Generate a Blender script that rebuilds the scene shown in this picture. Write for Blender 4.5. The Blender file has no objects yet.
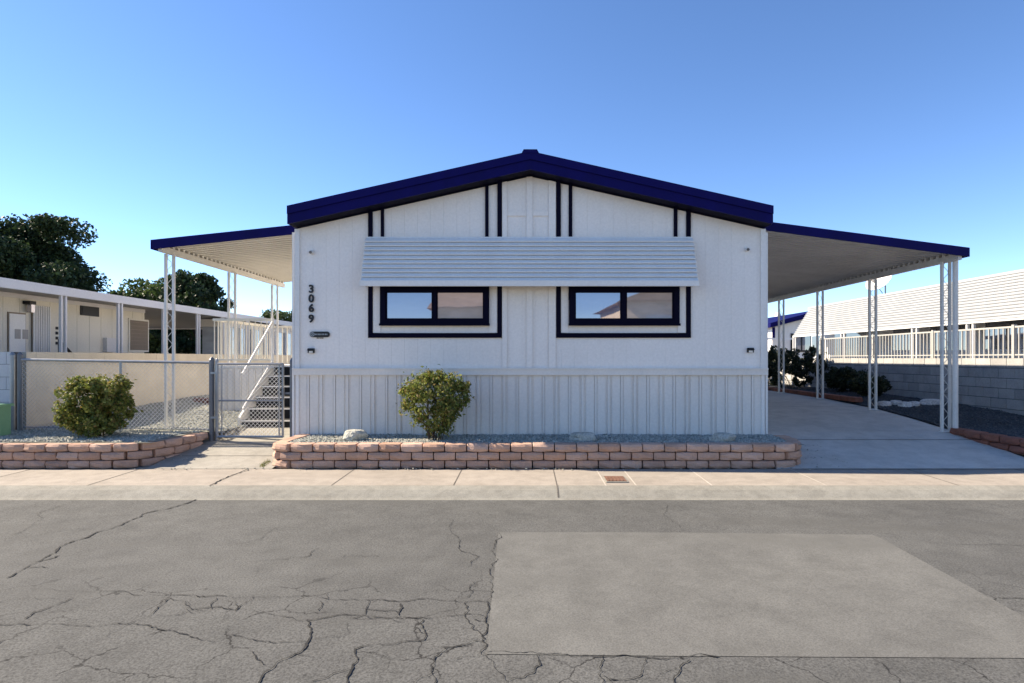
import bpy, bmesh, math, random
import numpy as np
from mathutils import Vector, noise
R = math.radians
rnd = random.Random(7)
sc = bpy.context.scene
C = sc.collection
F = 596.0; CX = 525.0; CY = 358.0; EYE = 1.55

# ------------------------------------------------------------------ ground profile
PROF = [(-400,.15),(-4.6,.05),(-3.63,.04),(-3.4,-.06),(1.6,-.045),(6.8,-.06),(7.03,.035),(8.05,.05),(9.3,.225),(9.9,.315),(10.3,.35),(11,.42),
        (12.05,.5),(14.2,.573),(16.35,.59),(40,.6),(400,.6)]
def G(y):
    for (a,za),(b,zb) in zip(PROF, PROF[1:]):
        if y <= b: return za+(zb-za)*(y-a)/(b-a)
    return PROF[-1][1]
def onground(px, py, lift=0.0, zc=None):
    if zc is not None:
        y = (EYE-zc)*F/(py-CY); return ((px-CX)*y/F, y, zc+lift)
    y = 5.0
    lo, hi = 1.0, 60.0
    for _ in range(50):
        m = (lo+hi)/2
        if EYE-G(m) < (py-CY)*m/F: hi = m
        else: lo = m
    y = (lo+hi)/2
    return ((px-CX)*y/F, y, G(y)+lift)

# ------------------------------------------------------------------ materials
def newmat(name):
    m = bpy.data.materials.new(name); m.use_nodes = True
    nt = m.node_tree
    return m, nt, nt.nodes['Principled BSDF']
def ramp(nt, stops):
    r = nt.nodes.new('ShaderNodeValToRGB'); e = r.color_ramp.elements
    while len(e) < len(stops): e.new(.5)
    for k,(p,c) in enumerate(stops):
        e[k].position = p; e[k].color = (c[0],c[1],c[2],1)
    return r
def noise_node(nt, scale, detail=4, rough=.55, vec=None):
    n = nt.nodes.new('ShaderNodeTexNoise'); n.inputs['Scale'].default_value = scale
    n.inputs['Detail'].default_value = detail; n.inputs['Roughness'].default_value = rough
    if vec is not None: nt.links.new(vec, n.inputs['Vector'])
    return n
def pos(nt, scale=(1,1,1)):
    g = nt.nodes.new('ShaderNodeTexCoord'); mp = nt.nodes.new('ShaderNodeMapping')
    mp.inputs['Scale'].default_value = scale
    nt.links.new(g.outputs['Object'], mp.inputs['Vector']); return mp.outputs['Vector']
def mixc(nt, a, b, fac, mode='MIX'):
    m = nt.nodes.new('ShaderNodeMix'); m.data_type = 'RGBA'; m.blend_type = mode
    for sock, v in ((m.inputs[6],a),(m.inputs[7],b)):
        if hasattr(v, 'default_value') or hasattr(v,'is_output'): nt.links.new(v, sock)
        else: sock.default_value = (v[0],v[1],v[2],1)
    if isinstance(fac,(int,float)): m.inputs[0].default_value = fac
    else: nt.links.new(fac, m.inputs[0])
    return m.outputs[2]
def bump(nt, b, h, strength=.3, dist=.01, prev=None):
    n = nt.nodes.new('ShaderNodeBump'); n.inputs['Strength'].default_value = strength; n.inputs['Distance'].default_value = dist
    nt.links.new(h, n.inputs['Height'])
    if prev: nt.links.new(prev, n.inputs['Normal'])
    nt.links.new(n.outputs[0], b.inputs['Normal']); return n.outputs[0]
def paint(name, col, rough=.5, var=.12, sc1=1.3, streak=True, metal=0, bmp=.12, spec=.4):
    m, nt, b = newmat(name)
    n1 = noise_node(nt, sc1, 5, .6, pos(nt, (1,1,.35) if streak else (1,1,1)))
    n2 = noise_node(nt, 28, 3, .6, pos(nt))
    r = ramp(nt, [(.3,[c*(1-var) for c in col]),(.62,[min(1,c*(1+var*.35)) for c in col])])
    nt.links.new(n1.outputs[0], r.inputs[0])
    r2 = ramp(nt, [(.35,(.93,.93,.93)),(.65,(1,1,1))]); nt.links.new(n2.outputs[0], r2.inputs[0])
    c = mixc(nt, r.outputs[0], r2.outputs[0], 1.0, 'MULTIPLY')
    nt.links.new(c, b.inputs['Base Color'])
    b.inputs['Roughness'].default_value = rough; b.inputs['Metallic'].default_value = metal
    b.inputs['Specular IOR Level'].default_value = spec
    if bmp: bump(nt, b, n2.outputs[0], bmp, .004)
    return m
def islands(name, cols, rough=.85, fine=60, bmp=.4, bdist=.006, grime=.25, spec=.25):
    m, nt, b = newmat(name)
    g = nt.nodes.new('ShaderNodeNewGeometry')
    st = [(i/max(1,len(cols)-1), c) for i,c in enumerate(cols)]
    r = ramp(nt, st); nt.links.new(g.outputs['Random Per Island'], r.inputs[0])
    n = noise_node(nt, fine, 4, .7, pos(nt)); n2 = noise_node(nt, 3.1, 5, .6, pos(nt))
    rr = ramp(nt, [(.3,(1-grime,)*3),(.7,(1,1,1))]); nt.links.new(n.outputs[0], rr.inputs[0])
    rr2 = ramp(nt, [(.3,(1-grime,)*3),(.6,(1,1,1))]); nt.links.new(n2.outputs[0], rr2.inputs[0])
    c = mixc(nt, r.outputs[0], rr.outputs[0], 1, 'MULTIPLY'); c = mixc(nt, c, rr2.outputs[0], 1, 'MULTIPLY')
    nt.links.new(c, b.inputs['Base Color']); b.inputs['Roughness'].default_value = rough
    b.inputs['Specular IOR Level'].default_value = spec
    if bmp: bump(nt, b, n.outputs[0], bmp, bdist)
    return m
def leafmat(name, cols, trans=.35):
    m, nt, b = newmat(name)
    g = nt.nodes.new('ShaderNodeNewGeometry')
    r = ramp(nt, [(i/(len(cols)-1), c) for i,c in enumerate(cols)])
    nt.links.new(g.outputs['Random Per Island'], r.inputs[0])
    nt.links.new(r.outputs[0], b.inputs['Base Color']); b.inputs['Roughness'].default_value = .55
    b.inputs['Specular IOR Level'].default_value = .3
    t = nt.nodes.new('ShaderNodeBsdfTranslucent'); nt.links.new(r.outputs[0], t.inputs[0])
    mx = nt.nodes.new('ShaderNodeMixShader'); mx.inputs[0].default_value = trans
    out = nt.nodes['Material Output']
    nt.links.new(b.outputs[0], mx.inputs[1]); nt.links.new(t.outputs[0], mx.inputs[2]); nt.links.new(mx.outputs[0], out.inputs[0])
    return m
def glass(name, col, refl=.35, curtain=None):
    m, nt, b = newmat(name)
    n = noise_node(nt, 2.2, 3, .5, pos(nt, (1,1,2.5)))
    r = ramp(nt, [(.35,[c*.75 for c in col]),(.65,col)]); nt.links.new(n.outputs[0], r.inputs[0])
    nt.links.new(r.outputs[0], b.inputs['Base Color']); b.inputs['Roughness'].default_value = .5
    gl = nt.nodes.new('ShaderNodeBsdfGlossy'); gl.inputs['Roughness'].default_value = .015
    gl.inputs['Color'].default_value = (.85,.85,.95,1)
    n3 = noise_node(nt, 1.4, 1, .5, pos(nt)); bp = nt.nodes.new('ShaderNodeBump'); bp.inputs['Strength'].default_value = .12; bp.inputs['Distance'].default_value=.02
    nt.links.new(n3.outputs[0], bp.inputs['Height']); nt.links.new(bp.outputs[0], gl.inputs['Normal'])
    mx = nt.nodes.new('ShaderNodeMixShader'); mx.inputs[0].default_value = refl
    out = nt.nodes['Material Output']
    nt.links.new(b.outputs[0], mx.inputs[1]); nt.links.new(gl.outputs[0], mx.inputs[2]); nt.links.new(mx.outputs[0], out.inputs[0])
    return m
def grit(name, c_dark, c_light, big=1.2, fine=90, rough=.9, bmp=.5, bdist=.004, blot=None, blots=.5, speck=.35):
    """ground surfaces: slow stains + fine aggregate"""
    m, nt, b = newmat(name)
    v = pos(nt)
    n1 = noise_node(nt, big, 6, .62, v); n2 = noise_node(nt, fine, 3, .75, v); n3 = noise_node(nt, big*7, 5, .65, v)
    r = ramp(nt, [(.32,c_dark),(.66,c_light)]); nt.links.new(n1.outputs[0], r.inputs[0])
    r2 = ramp(nt, [(.3,(1-speck,)*3),(.55,(1,1,1)),(.8,(1+speck*.6,)*3)]); nt.links.new(n2.outputs[0], r2.inputs[0])
    r3 = ramp(nt, [(.3,(.84,.84,.84)),(.6,(1.05,1.05,1.05))]); nt.links.new(n3.outputs[0], r3.inputs[0])
    c = mixc(nt, r.outputs[0], r2.outputs[0], 1, 'MULTIPLY'); c = mixc(nt, c, r3.outputs[0], 1, 'MULTIPLY')
    if blot:
        n4 = noise_node(nt, blots, 5, .6, pos(nt, (.5,2.2,1)))
        r4 = ramp(nt, [(.55,(0,0,0)),(.72,(1,1,1))]); nt.links.new(n4.outputs[0], r4.inputs[0])
        c = mixc(nt, c, blot, r4.outputs[0])
    nt.links.new(c, b.inputs['Base Color']); b.inputs['Roughness'].default_value = rough
    b.inputs['Specular IOR Level'].default_value = .25
    p = bump(nt, b, n2.outputs[0], bmp, bdist); bump(nt, b, n3.outputs[0], bmp*.6, bdist*3, p)
    return m

M = {}
M['siding']   = paint('siding_white', (.84,.79,.74), .6, .07, .9)
M['skirt']    = paint('skirt_white', (.76,.715,.66), .5, .08, 1.6)
M['trimwhite']= paint('trim_white', (.78,.755,.72), .5, .06)
M['navy']     = paint('navy_paint', (.002,.0012,.075), .6, .2, 3, spec=.12)
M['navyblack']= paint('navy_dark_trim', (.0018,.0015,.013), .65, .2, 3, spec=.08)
M['roofing']  = grit('roof_shingle', (.05,.055,.12), (.07,.075,.15), 2, 60)
M['alu']      = paint('awning_slat', (.74,.74,.73), .42, .05, 2, metal=0, spec=.5)
M['pan_cream']= paint('patio_pan', (.66,.63,.57), .5, .08, 1.5)
M['pan_grey'] = paint('carport_pan', (.60,.58,.56), .45, .14, 1.6)
M['post']     = paint('post_white', (.66,.64,.60), .5, .10, 3)
M['galv']     = paint('galvanised', (.30,.315,.33), .42, .18, 6, metal=.55, spec=.5)
M['galvdark'] = paint('galvanised_dark', (.16,.17,.185), .5, .18, 6, metal=.4)
M['wire']     = paint('chain_wire', (.62,.62,.61), .5, .1, 6, metal=0, bmp=0)
M['black']    = paint('black_metal', (.012,.012,.014), .5, .2, 5)
M['riser']    = paint('black_riser', (.006,.006,.007), .8, .2, 5)
M['block']    = islands('retaining_block', [(.50,.31,.23),(.57,.37,.28),(.54,.32,.225),(.62,.42,.33),(.46,.29,.22),(.58,.35,.25),(.52,.36,.29)], .9, 55, .6, .008, .22)
M['redblock'] = islands('red_edging_block', [(.25,.095,.065),(.32,.13,.09),(.28,.11,.08)], .9, 55, .6, .008, .3)
M['cmu_grey'] = islands('cmu_grey', [(.34,.335,.325),(.42,.41,.395),(.37,.365,.355),(.47,.455,.44)], .95, 30, .5, .004, .2)
M['cmu_tan']  = islands('cmu_tan', [(.63,.56,.45),(.68,.61,.49),(.65,.58,.47)], .95, 40, .4, .004, .12)
M['cmu_pale'] = islands('cmu_pale', [(.52,.53,.55),(.56,.57,.58)], .95, 40, .4, .004, .1)
M['mortar']   = grit('mortar', (.09,.09,.09), (.13,.13,.13), 3, 80)
M['mortar_tan']=grit('mortar_tan', (.52,.46,.37), (.57,.50,.41), 3, 80)
M['gravel']   = islands('gravel_stone', [(.22,.235,.20),(.44,.44,.38),(.29,.31,.27),(.60,.58,.50),(.24,.25,.23),(.48,.46,.40)], .9, 80, 0, .006, .2)
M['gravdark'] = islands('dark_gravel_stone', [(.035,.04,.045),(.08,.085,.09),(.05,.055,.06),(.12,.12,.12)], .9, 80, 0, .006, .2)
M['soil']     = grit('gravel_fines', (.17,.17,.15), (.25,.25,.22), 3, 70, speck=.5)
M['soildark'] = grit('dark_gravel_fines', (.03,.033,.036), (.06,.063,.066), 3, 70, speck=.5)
M['ground']   = grit('desert_ground', (.20,.18,.15), (.28,.25,.21), .8, 40, speck=.4)
M['asphalt']  = grit('asphalt', (.083,.084,.083), (.112,.113,.110), .55, 75, blot=(.076,.076,.073), blots=.45, speck=.6, bmp=.9)
def add_alligator(m):
    nt=m.node_tree; b=nt.nodes['Principled BSDF']; src=b.inputs['Base Color'].links[0].from_socket
    v=pos(nt); nz=noise_node(nt,3.5,5,.65,v)
    mm=nt.nodes.new('ShaderNodeVectorMath'); mm.operation='SCALE'; mm.inputs[3].default_value=.30; nt.links.new(nz.outputs['Color'],mm.inputs[0])
    ad=nt.nodes.new('ShaderNodeVectorMath'); ad.operation='ADD'; nt.links.new(v,ad.inputs[0]); nt.links.new(mm.outputs[0],ad.inputs[1])
    vo=nt.nodes.new('ShaderNodeTexVoronoi'); vo.voronoi_dimensions='2D'; vo.feature='DISTANCE_TO_EDGE'; vo.inputs['Scale'].default_value=2.1; nt.links.new(ad.outputs[0],vo.inputs['Vector'])
    r1=ramp(nt,[(.005,(1,1,1)),(.017,(0,0,0))]); nt.links.new(vo.outputs['Distance'],r1.inputs[0])
    n2=noise_node(nt,1.6,4,.6,v); r2=ramp(nt,[(.43,(0,0,0)),(.52,(1,1,1))]); nt.links.new(n2.outputs[0],r2.inputs[0])
    sx=nt.nodes.new('ShaderNodeSeparateXYZ'); nt.links.new(v,sx.inputs[0])
    def mr(sock,a,b_): 
        q=nt.nodes.new('ShaderNodeMapRange'); q.inputs[1].default_value=a; q.inputs[2].default_value=b_; nt.links.new(sock,q.inputs[0]); return q.outputs[0]
    a=mr(sx.outputs['Y'],4.7,3.9); c=a
    def mul(p,q): 
        k=nt.nodes.new('ShaderNodeMath'); k.operation='MULTIPLY'; nt.links.new(p,k.inputs[0]); nt.links.new(q,k.inputs[1]); return k.outputs[0]
    f=mul(mul(r1.outputs[0],r2.outputs[0]),a)
    nt.links.new(mixc(nt,src,(.02,.02,.02),f),b.inputs['Base Color'])
add_alligator(M['asphalt'])
M['patch']    = grit('street_patch', (.116,.116,.112), (.136,.136,.130), .5, 90, blot=(.103,.103,.098), blots=.5, speck=.36, bmp=.6)
M['crack']    = grit('crack_dark', (.018,.018,.018), (.04,.04,.04), 6, 90)
M['sidewalk'] = grit('sidewalk_concrete', (.270,.238,.205), (.325,.288,.25), .9, 110, speck=.22, bmp=.35, blot=(.25,.22,.19), blots=.8)
M['kerb']     = grit('kerb_concrete', (.215,.205,.178), (.27,.26,.228), 1.4, 100, speck=.3, bmp=.5)
M['walk']     = grit('path_concrete', (.25,.235,.205), (.31,.29,.255), 1.0, 110, speck=.2, bmp=.35)
M['drive']    = grit('driveway_concrete', (.46,.425,.38), (.56,.525,.475), .55, 110, speck=.2, bmp=.35, blot=(.36,.345,.33), blots=.35)
M['joint']    = grit('joint_dark', (.10,.09,.08), (.14,.125,.11), 6, 90)
M['jointlight']= grit('joint_sealant', (.42,.38,.33), (.5,.45,.40), 6, 90)
M['rust']     = grit('rusty_lid', (.13,.065,.045), (.20,.11,.08), 9, 90)
M['rock']     = grit('pale_rock', (.36,.36,.31), (.55,.54,.48), 5, 40, bmp=1, bdist=.012)
M['whiterock']= grit('white_rock', (.55,.53,.50), (.75,.73,.70), 5, 40, bmp=1, bdist=.012)
M['cream']    = paint('neighbour_cream', (.74,.70,.60), .6, .06)
M['creamtrim']= paint('neighbour_fascia', (.68,.66,.65), .5, .06)
M['greysoff'] = paint('grey_soffit', (.38,.36,.34), .6, .06)
M['brown']    = paint('brown_blind', (.22,.17,.12), .6, .1)
M['green']    = paint('green_plastic', (.17,.36,.20), .55, .12, 6)
M['awnwhite'] = paint('neighbour_awning', (.33,.34,.345), .5, .08, 2)
M['railgrey'] = paint('railing_paint', (.40,.39,.37), .5, .08, 2)
M['stucco']   = paint('tan_stucco', (.74,.62,.46), .9, .1, 1.5)
M['tile']     = paint('roof_tile', (.30,.22,.17), .8, .2, 3)
M['whitepaint']= paint('white_paint', (.78,.77,.75), .45, .05, 2)
M['glassblue']= glass('window_glass_blue', (.09,.10,.19), .28)
M['glasspale']= glass('window_glass_pale', (.40,.34,.32), .25)
M['glassdark']= glass('window_glass_dark', (.03,.035,.04), .25)
M['glasswash']= glass('screen_glass', (.42,.50,.60), .3)
M['bush']     = leafmat('bush_leaf', [(.055,.08,.022),(.16,.20,.04),(.09,.125,.028),(.27,.29,.07),(.07,.09,.022),(.32,.23,.08),(.13,.165,.035),(.33,.34,.09)])
M['treeleaf'] = leafmat('tree_leaf', [(.012,.026,.014),(.03,.055,.02),(.018,.035,.016),(.045,.075,.025)], .25)
M['treeleaf2']= leafmat('pale_tree_leaf', [(.03,.055,.02),(.06,.10,.03),(.045,.07,.025),(.09,.13,.04)], .3)
M['hedgeleaf']= leafmat('hedge_leaf', [(.012,.02,.012),(.03,.045,.02),(.05,.06,.03)], .2)
M['bark']     = grit('bark', (.06,.045,.035), (.10,.08,.06), 6, 60, bmp=1, bdist=.02)

# ------------------------------------------------------------------ mesh helpers
class MB:
    def __init__(s): s.v=[]; s.f=[]
    def add(s, vs, fs):
        n=len(s.v); s.v.extend([tuple(v) for v in vs]); s.f.extend([tuple(i+n for i in f) for f in fs]); return s
    def box(s, x0,x1,y0,y1,z0,z1):
        if x0>x1:x0,x1=x1,x0
        if y0>y1:y0,y1=y1,y0
        if z0>z1:z0,z1=z1,z0
        return s.add([(x0,y0,z0),(x1,y0,z0),(x1,y1,z0),(x0,y1,z0),(x0,y0,z1),(x1,y0,z1),(x1,y1,z1),(x0,y1,z1)],
              [(0,3,2,1),(4,5,6,7),(0,1,5,4),(1,2,6,5),(2,3,7,6),(3,0,4,7)])
    def prism_y(s, poly, y0, y1):
        """poly [(x,z)] counter-clockwise seen from -Y, extruded y0->y1"""
        n=len(poly); vs=[(x,y0,z) for x,z in poly]+[(x,y1,z) for x,z in poly]
        fs=[tuple(range(n)), tuple(range(2*n-1,n-1,-1))]+[(i,i+n,(i+1)%n+n,(i+1)%n) for i in range(n)]
        return s.add(vs,fs)
    def prism_x(s, poly, x0, x1):
        """poly [(y,z)]"""
        n=len(poly); vs=[(x0,y,z) for y,z in poly]+[(x1,y,z) for y,z in poly]
        fs=[tuple(range(n-1,-1,-1)), tuple(range(n,2*n))]+[((i+1)%n,(i+1)%n+n,i+n,i) for i in range(n)]
        return s.add(vs,fs)
    def tube(s, pts, r, n=6, caps=True, r1=None):
        pts=[Vector(p) for p in pts]; rings=[]; m=len(pts)
        for i,p in enumerate(pts):
            d=(pts[min(i+1,m-1)]-pts[max(i-1,0)]).normalized()
            u=d.cross(Vector((0,0,1)) if abs(d.z)<.95 else Vector((1,0,0))).normalized(); w=d.cross(u)
            rr = r if r1 is None else r+(r1-r)*i/(m-1)
            rings.append([p+u*rr*math.cos(2*math.pi*k/n)+w*rr*math.sin(2*math.pi*k/n) for k in range(n)])
        vs=[v for ring in rings for v in ring]; fs=[]
        for i in range(m-1):
            for k in range(n): fs.append((i*n+k, i*n+(k+1)%n, (i+1)*n+(k+1)%n, (i+1)*n+k))
        if caps: fs.append(tuple(range(n-1,-1,-1))); fs.append(tuple((m-1)*n+k for k in range(n)))
        return s.add(vs,fs)
    def sheet(s, xs, ys, zf):
        nx,ny=len(xs),len(ys)
        vs=[(x,y,zf(x,y)) for y in ys for x in xs]
        fs=[(j*nx+i,j*nx+i+1,(j+1)*nx+i+1,(j+1)*nx+i) for j in range(ny-1) for i in range(nx-1)]
        return s.add(vs,fs)
def base(o):
    while o.parent: o=o.parent
    return Vector(o.location)
def build(mb, name, mat, parent=None, loc=(0,0,0), smooth=False):
    """mesh from world-space vertices; origin goes to the thing's base"""
    o0 = base(parent) if parent else Vector(loc)
    me=bpy.data.meshes.new(name)
    me.from_pydata([(v[0]-o0.x,v[1]-o0.y,v[2]-o0.z) for v in mb.v],[],mb.f)
    bm=bmesh.new(); bm.from_mesh(me); bmesh.ops.recalc_face_normals(bm, faces=bm.faces) if len(bm.faces)<60000 else None
    bm.to_mesh(me); bm.free()
    if smooth: me.polygons.foreach_set('use_smooth',[True]*len(me.polygons))
    me.materials.append(M[mat] if isinstance(mat,str) else mat)
    o=bpy.data.objects.new(name,me); C.objects.link(o)
    if parent: o.parent=parent
    else: o.location=o0
    return o
def thing(name,label,cat,loc,group=None):
    o=bpy.data.objects.new(name,None); o.empty_display_size=.2; C.objects.link(o); o.location=loc
    o['label']=label; o['category']=cat
    if group: o['group']=group
    return o
def tag(o,label,cat,group=None):
    o['label']=label; o['category']=cat
    if group: o['group']=group
    return o
def struct(o): o['kind']='structure'; return o
def B(name,mat,parent,*a):   # single box part
    return build(MB().box(*a),name,mat,parent)
def dup_tree(o,parent=None):
    c=o.copy(); C.objects.link(c)
    if parent: c.parent=parent
    for ch in list(o.children): dup_tree(ch,c)
    return c
def textmesh(txt,size,depth=.006):
    cu=bpy.data.curves.new('t','FONT'); cu.body=txt; cu.size=size; cu.extrude=depth; cu.align_x='CENTER'; cu.align_y='CENTER'; cu.offset=size*.03
    ob=bpy.data.objects.new('t',cu); C.objects.link(ob)
    dg=bpy.context.evaluated_depsgraph_get(); me=bpy.data.meshes.new_from_object(ob.evaluated_get(dg))
    vs=[tuple(v.co) for v in me.vertices]; fs=[tuple(p.vertices) for p in me.polygons]
    bpy.data.objects.remove(ob); bpy.data.meshes.remove(me)
    return vs,fs
def text_at(mb,txt,size,x,y,z,depth=.006):
    vs,fs=textmesh(txt,size,depth)
    mb.add([(x+v[0],y-v[2],z+v[1]) for v in vs],fs)

# ------------------------------------------------------------------ world, sun, camera
SUN=Vector((-1.2,.27,1.0)).normalized()
el=math.asin(SUN.z); az=math.atan2(SUN.x,SUN.y)     # clockwise from +Y
w=bpy.data.worlds.new('World'); sc.world=w; w.use_nodes=True
nt=w.node_tree; bg=nt.nodes['Background']
sky=nt.nodes.new('ShaderNodeTexSky'); sky.sky_type='NISHITA'; sky.sun_disc=False
sky.sun_elevation=el; sky.sun_rotation=az; sky.altitude=1800; sky.air_density=.75; sky.dust_density=.1; sky.ozone_density=3.0
hs=nt.nodes.new('ShaderNodeHueSaturation'); hs.inputs['Saturation'].default_value=1.15; hs.inputs['Hue'].default_value=.505; nt.links.new(sky.outputs[0],hs.inputs['Color']); nt.links.new(hs.outputs[0],bg.inputs[0]); bg.inputs[1].default_value=.070
ld=bpy.data.lights.new('sun','SUN'); ld.energy=2.6; ld.angle=R(.53); ld.color=(1,.93,.84)
lo=bpy.data.objects.new('sun',ld); C.objects.link(lo); lo.rotation_euler=SUN.to_track_quat('Z','Y').to_euler(); lo.location=(-20,10,20)
cd=bpy.data.cameras.new('camera'); cam=bpy.data.objects.new('camera',cd); C.objects.link(cam)
cam.location=(0,0,EYE); cam.rotation_euler=(R(90),0,0)
cd.sensor_width=36; cd.lens=36*F/1024; cd.shift_x=-(CX-512)/1024; cd.shift_y=(CY-341.5)/1024; cd.clip_end=2000
sc.camera=cam
sc.view_settings.view_transform='Standard'; sc.view_settings.look='None'; sc.view_settings.gamma=1; sc.view_settings.use_curve_mapping=False
sc.view_settings.exposure=2.25
sc.view_settings.use_white_balance=True; sc.view_settings.white_balance_temperature=7550; sc.view_settings.white_balance_tint=9
sc.cycles.max_bounces=8; sc.cycles.diffuse_bounces=4

# ------------------------------------------------------------------ ground, street
def rng(a,b,n): return [a+(b-a)*i/n for i in range(n+1)]
def ysamp(a,b): 
    ys=[y for y,_ in PROF if a<y<b]; ys=sorted(set([a,b]+ys)); return ys
struct(build(MB().sheet([-350,-60,-20,20,60,350], ysamp(-400,400), lambda x,y:G(y)-.03),'ground','ground'))
struct(build(MB().sheet([-200,-20,20,200],[-3.38,1.6,6.8],lambda x,y:G(y)),'road','asphalt'))
# sidewalk and rolled kerb (near house and opposite)
struct(build(MB().sheet([-200,200],[7.03,8.05],lambda x,y:G(y)),'sidewalk','sidewalk'))
kb=MB(); ks=[(6.72,-.07),(6.80,-.045),(6.86,-.015),(6.93,.015),(6.99,.03),(7.035,.0395),(7.06,.0405),(7.06,-.05),(6.72,-.09)]
kb.prism_x(ks,-200,200); struct(build(kb,'kerb','kerb'))
kb=MB(); kb.prism_x([(-3.2-(a-6.72)*1.0,b) for a,b in ks],-200,200); struct(build(kb,'kerb','kerb'))
struct(build(MB().sheet([-200,200],[-4.8,-3.6],lambda x,y:G(y)+.004),'sidewalk','sidewalk'))
# joints
jm=MB(); jl=MB()
def jointx(mb,x,w=.013,y0=7.04,y1=8.05,lift=.0025): mb.sheet([x-w/2,x+w/2],[y0,y1],lambda a,b:G(b)+lift)
for x in (-19.7,-18.2,-16.8,-15.3,-13.9,-12.4,-10.95,-9.5,-8.1,-6.65,-5.2,-3.75,-2.3,-.85,.38,5.15,6.6,8.1,9.6,11,12.5): jointx(jm,x)
for x in (.96,1.32,2.22,3.58): jointx(jl,x,.016)
jm.sheet([-60,60],[7.058,7.068],lambda a,b:G(b)+.004)
struct(build(jm,'sidewalk_joint','joint')); struct(build(jl,'sidewalk_joint','jointlight'))
kj=MB()
for x in (.38,-6.6,7.4):
    pr=[(a,b+.004) for a,b in ks[1:7]]
    for (a,za),(b,zb) in zip(pr,pr[1:]): kj.add([(x-.008,a,za),(x+.008,a,za),(x+.008,b,zb),(x-.008,b,zb)],[(0,1,2,3)])
struct(build(kj,'kerb_joint','joint'))

# driveway & walkway
DRX0,DRX1=3.745,7.16
def drive_sheet():
    mb=MB()
    ys=sorted(set(ysamp(8.02,24)+rng(8.02,24,30)))
    mb.sheet([DRX0,DRX1],ys,lambda x,y:G(y)+.006); return mb
struct(build(drive_sheet(),'driveway','drive'))
mb=MB(); mb.sheet([3.4,3.745],[8.02,8.05,9.3],lambda x,y:G(y)+.004); struct(build(mb,'driveway','drive'))
# flare where the driveway meets the sidewalk, right of the posts
mb=MB(); mb.add([(7.16,8.02,G(8.02)+.006),(9.5,8.02,G(8.02)+.006),(9.5,8.06,G(8.06)+.006),(7.16,8.06,G(8.06)+.006)],[(0,1,2,3)]); struct(build(mb,'driveway','drive'))
dj=MB()
for y in (9.45,12.6,15.9): 
    dj.sheet([DRX0,DRX1],[y-.008,y+.008],lambda a,b:G(b)+.010)
dj.sheet([3.45,20],[8.03,8.045],lambda a,b:G(b)+.010)
struct(build(dj,'driveway_joint','joint'))
struct(build(MB().sheet([-5.12,-3.42],sorted(ysamp(8.05,10.3)+rng(8.1,10.2,10)),lambda x,y:G(y)+.004),'footpath','walk'))
wj=MB()
for y in (8.62,9.2,): wj.sheet([-5.1,-3.55],[y-.006,y+.006],lambda a,b:G(b)+.008)
struct(build(wj,'footpath_joint','joint'))

# utility lid in the sidewalk
lid=thing('meter_lid','rusty brown rectangular utility lid set in the sidewalk in front of the brick bed','utility lid',(1.1,7.4,G(7.4)))
lb=MB(); zz=G(7.4)
lb.box(.985,1.255,7.22,7.58,zz-.03,zz+.009)
build(lb,'frame','kerb',lid)
lb=MB(); lb.box(1.0,1.24,7.25,7.55,zz,zz+.014)
for i in range(5): lb.box(1.02+.043*i,1.035+.043*i,7.27,7.53,zz+.013,zz+.019)
build(lb,'lid','rust',lid)

# street repair slab
def patchpt(px,py): 
    x,y,z=onground(px,py); return (x,y)
pp=[patchpt(498.5,532.5),patchpt(872,534.5),patchpt(1120,668),patchpt(1130,660.5),patchpt(486,654.5)]
pp=[patchpt(498.5,532.5),patchpt(680,532.8),patchpt(872,535),patchpt(882,539),patchpt(1024,617),patchpt(1098,659),patchpt(1024,658.6),patchpt(680,656.5),patchpt(486,654.5)]
mb=MB(); mb.add([(x,y,G(y)+.003) for x,y in pp],[tuple(range(len(pp)))])
struct(build(mb,'street_patch','patch'))

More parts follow.
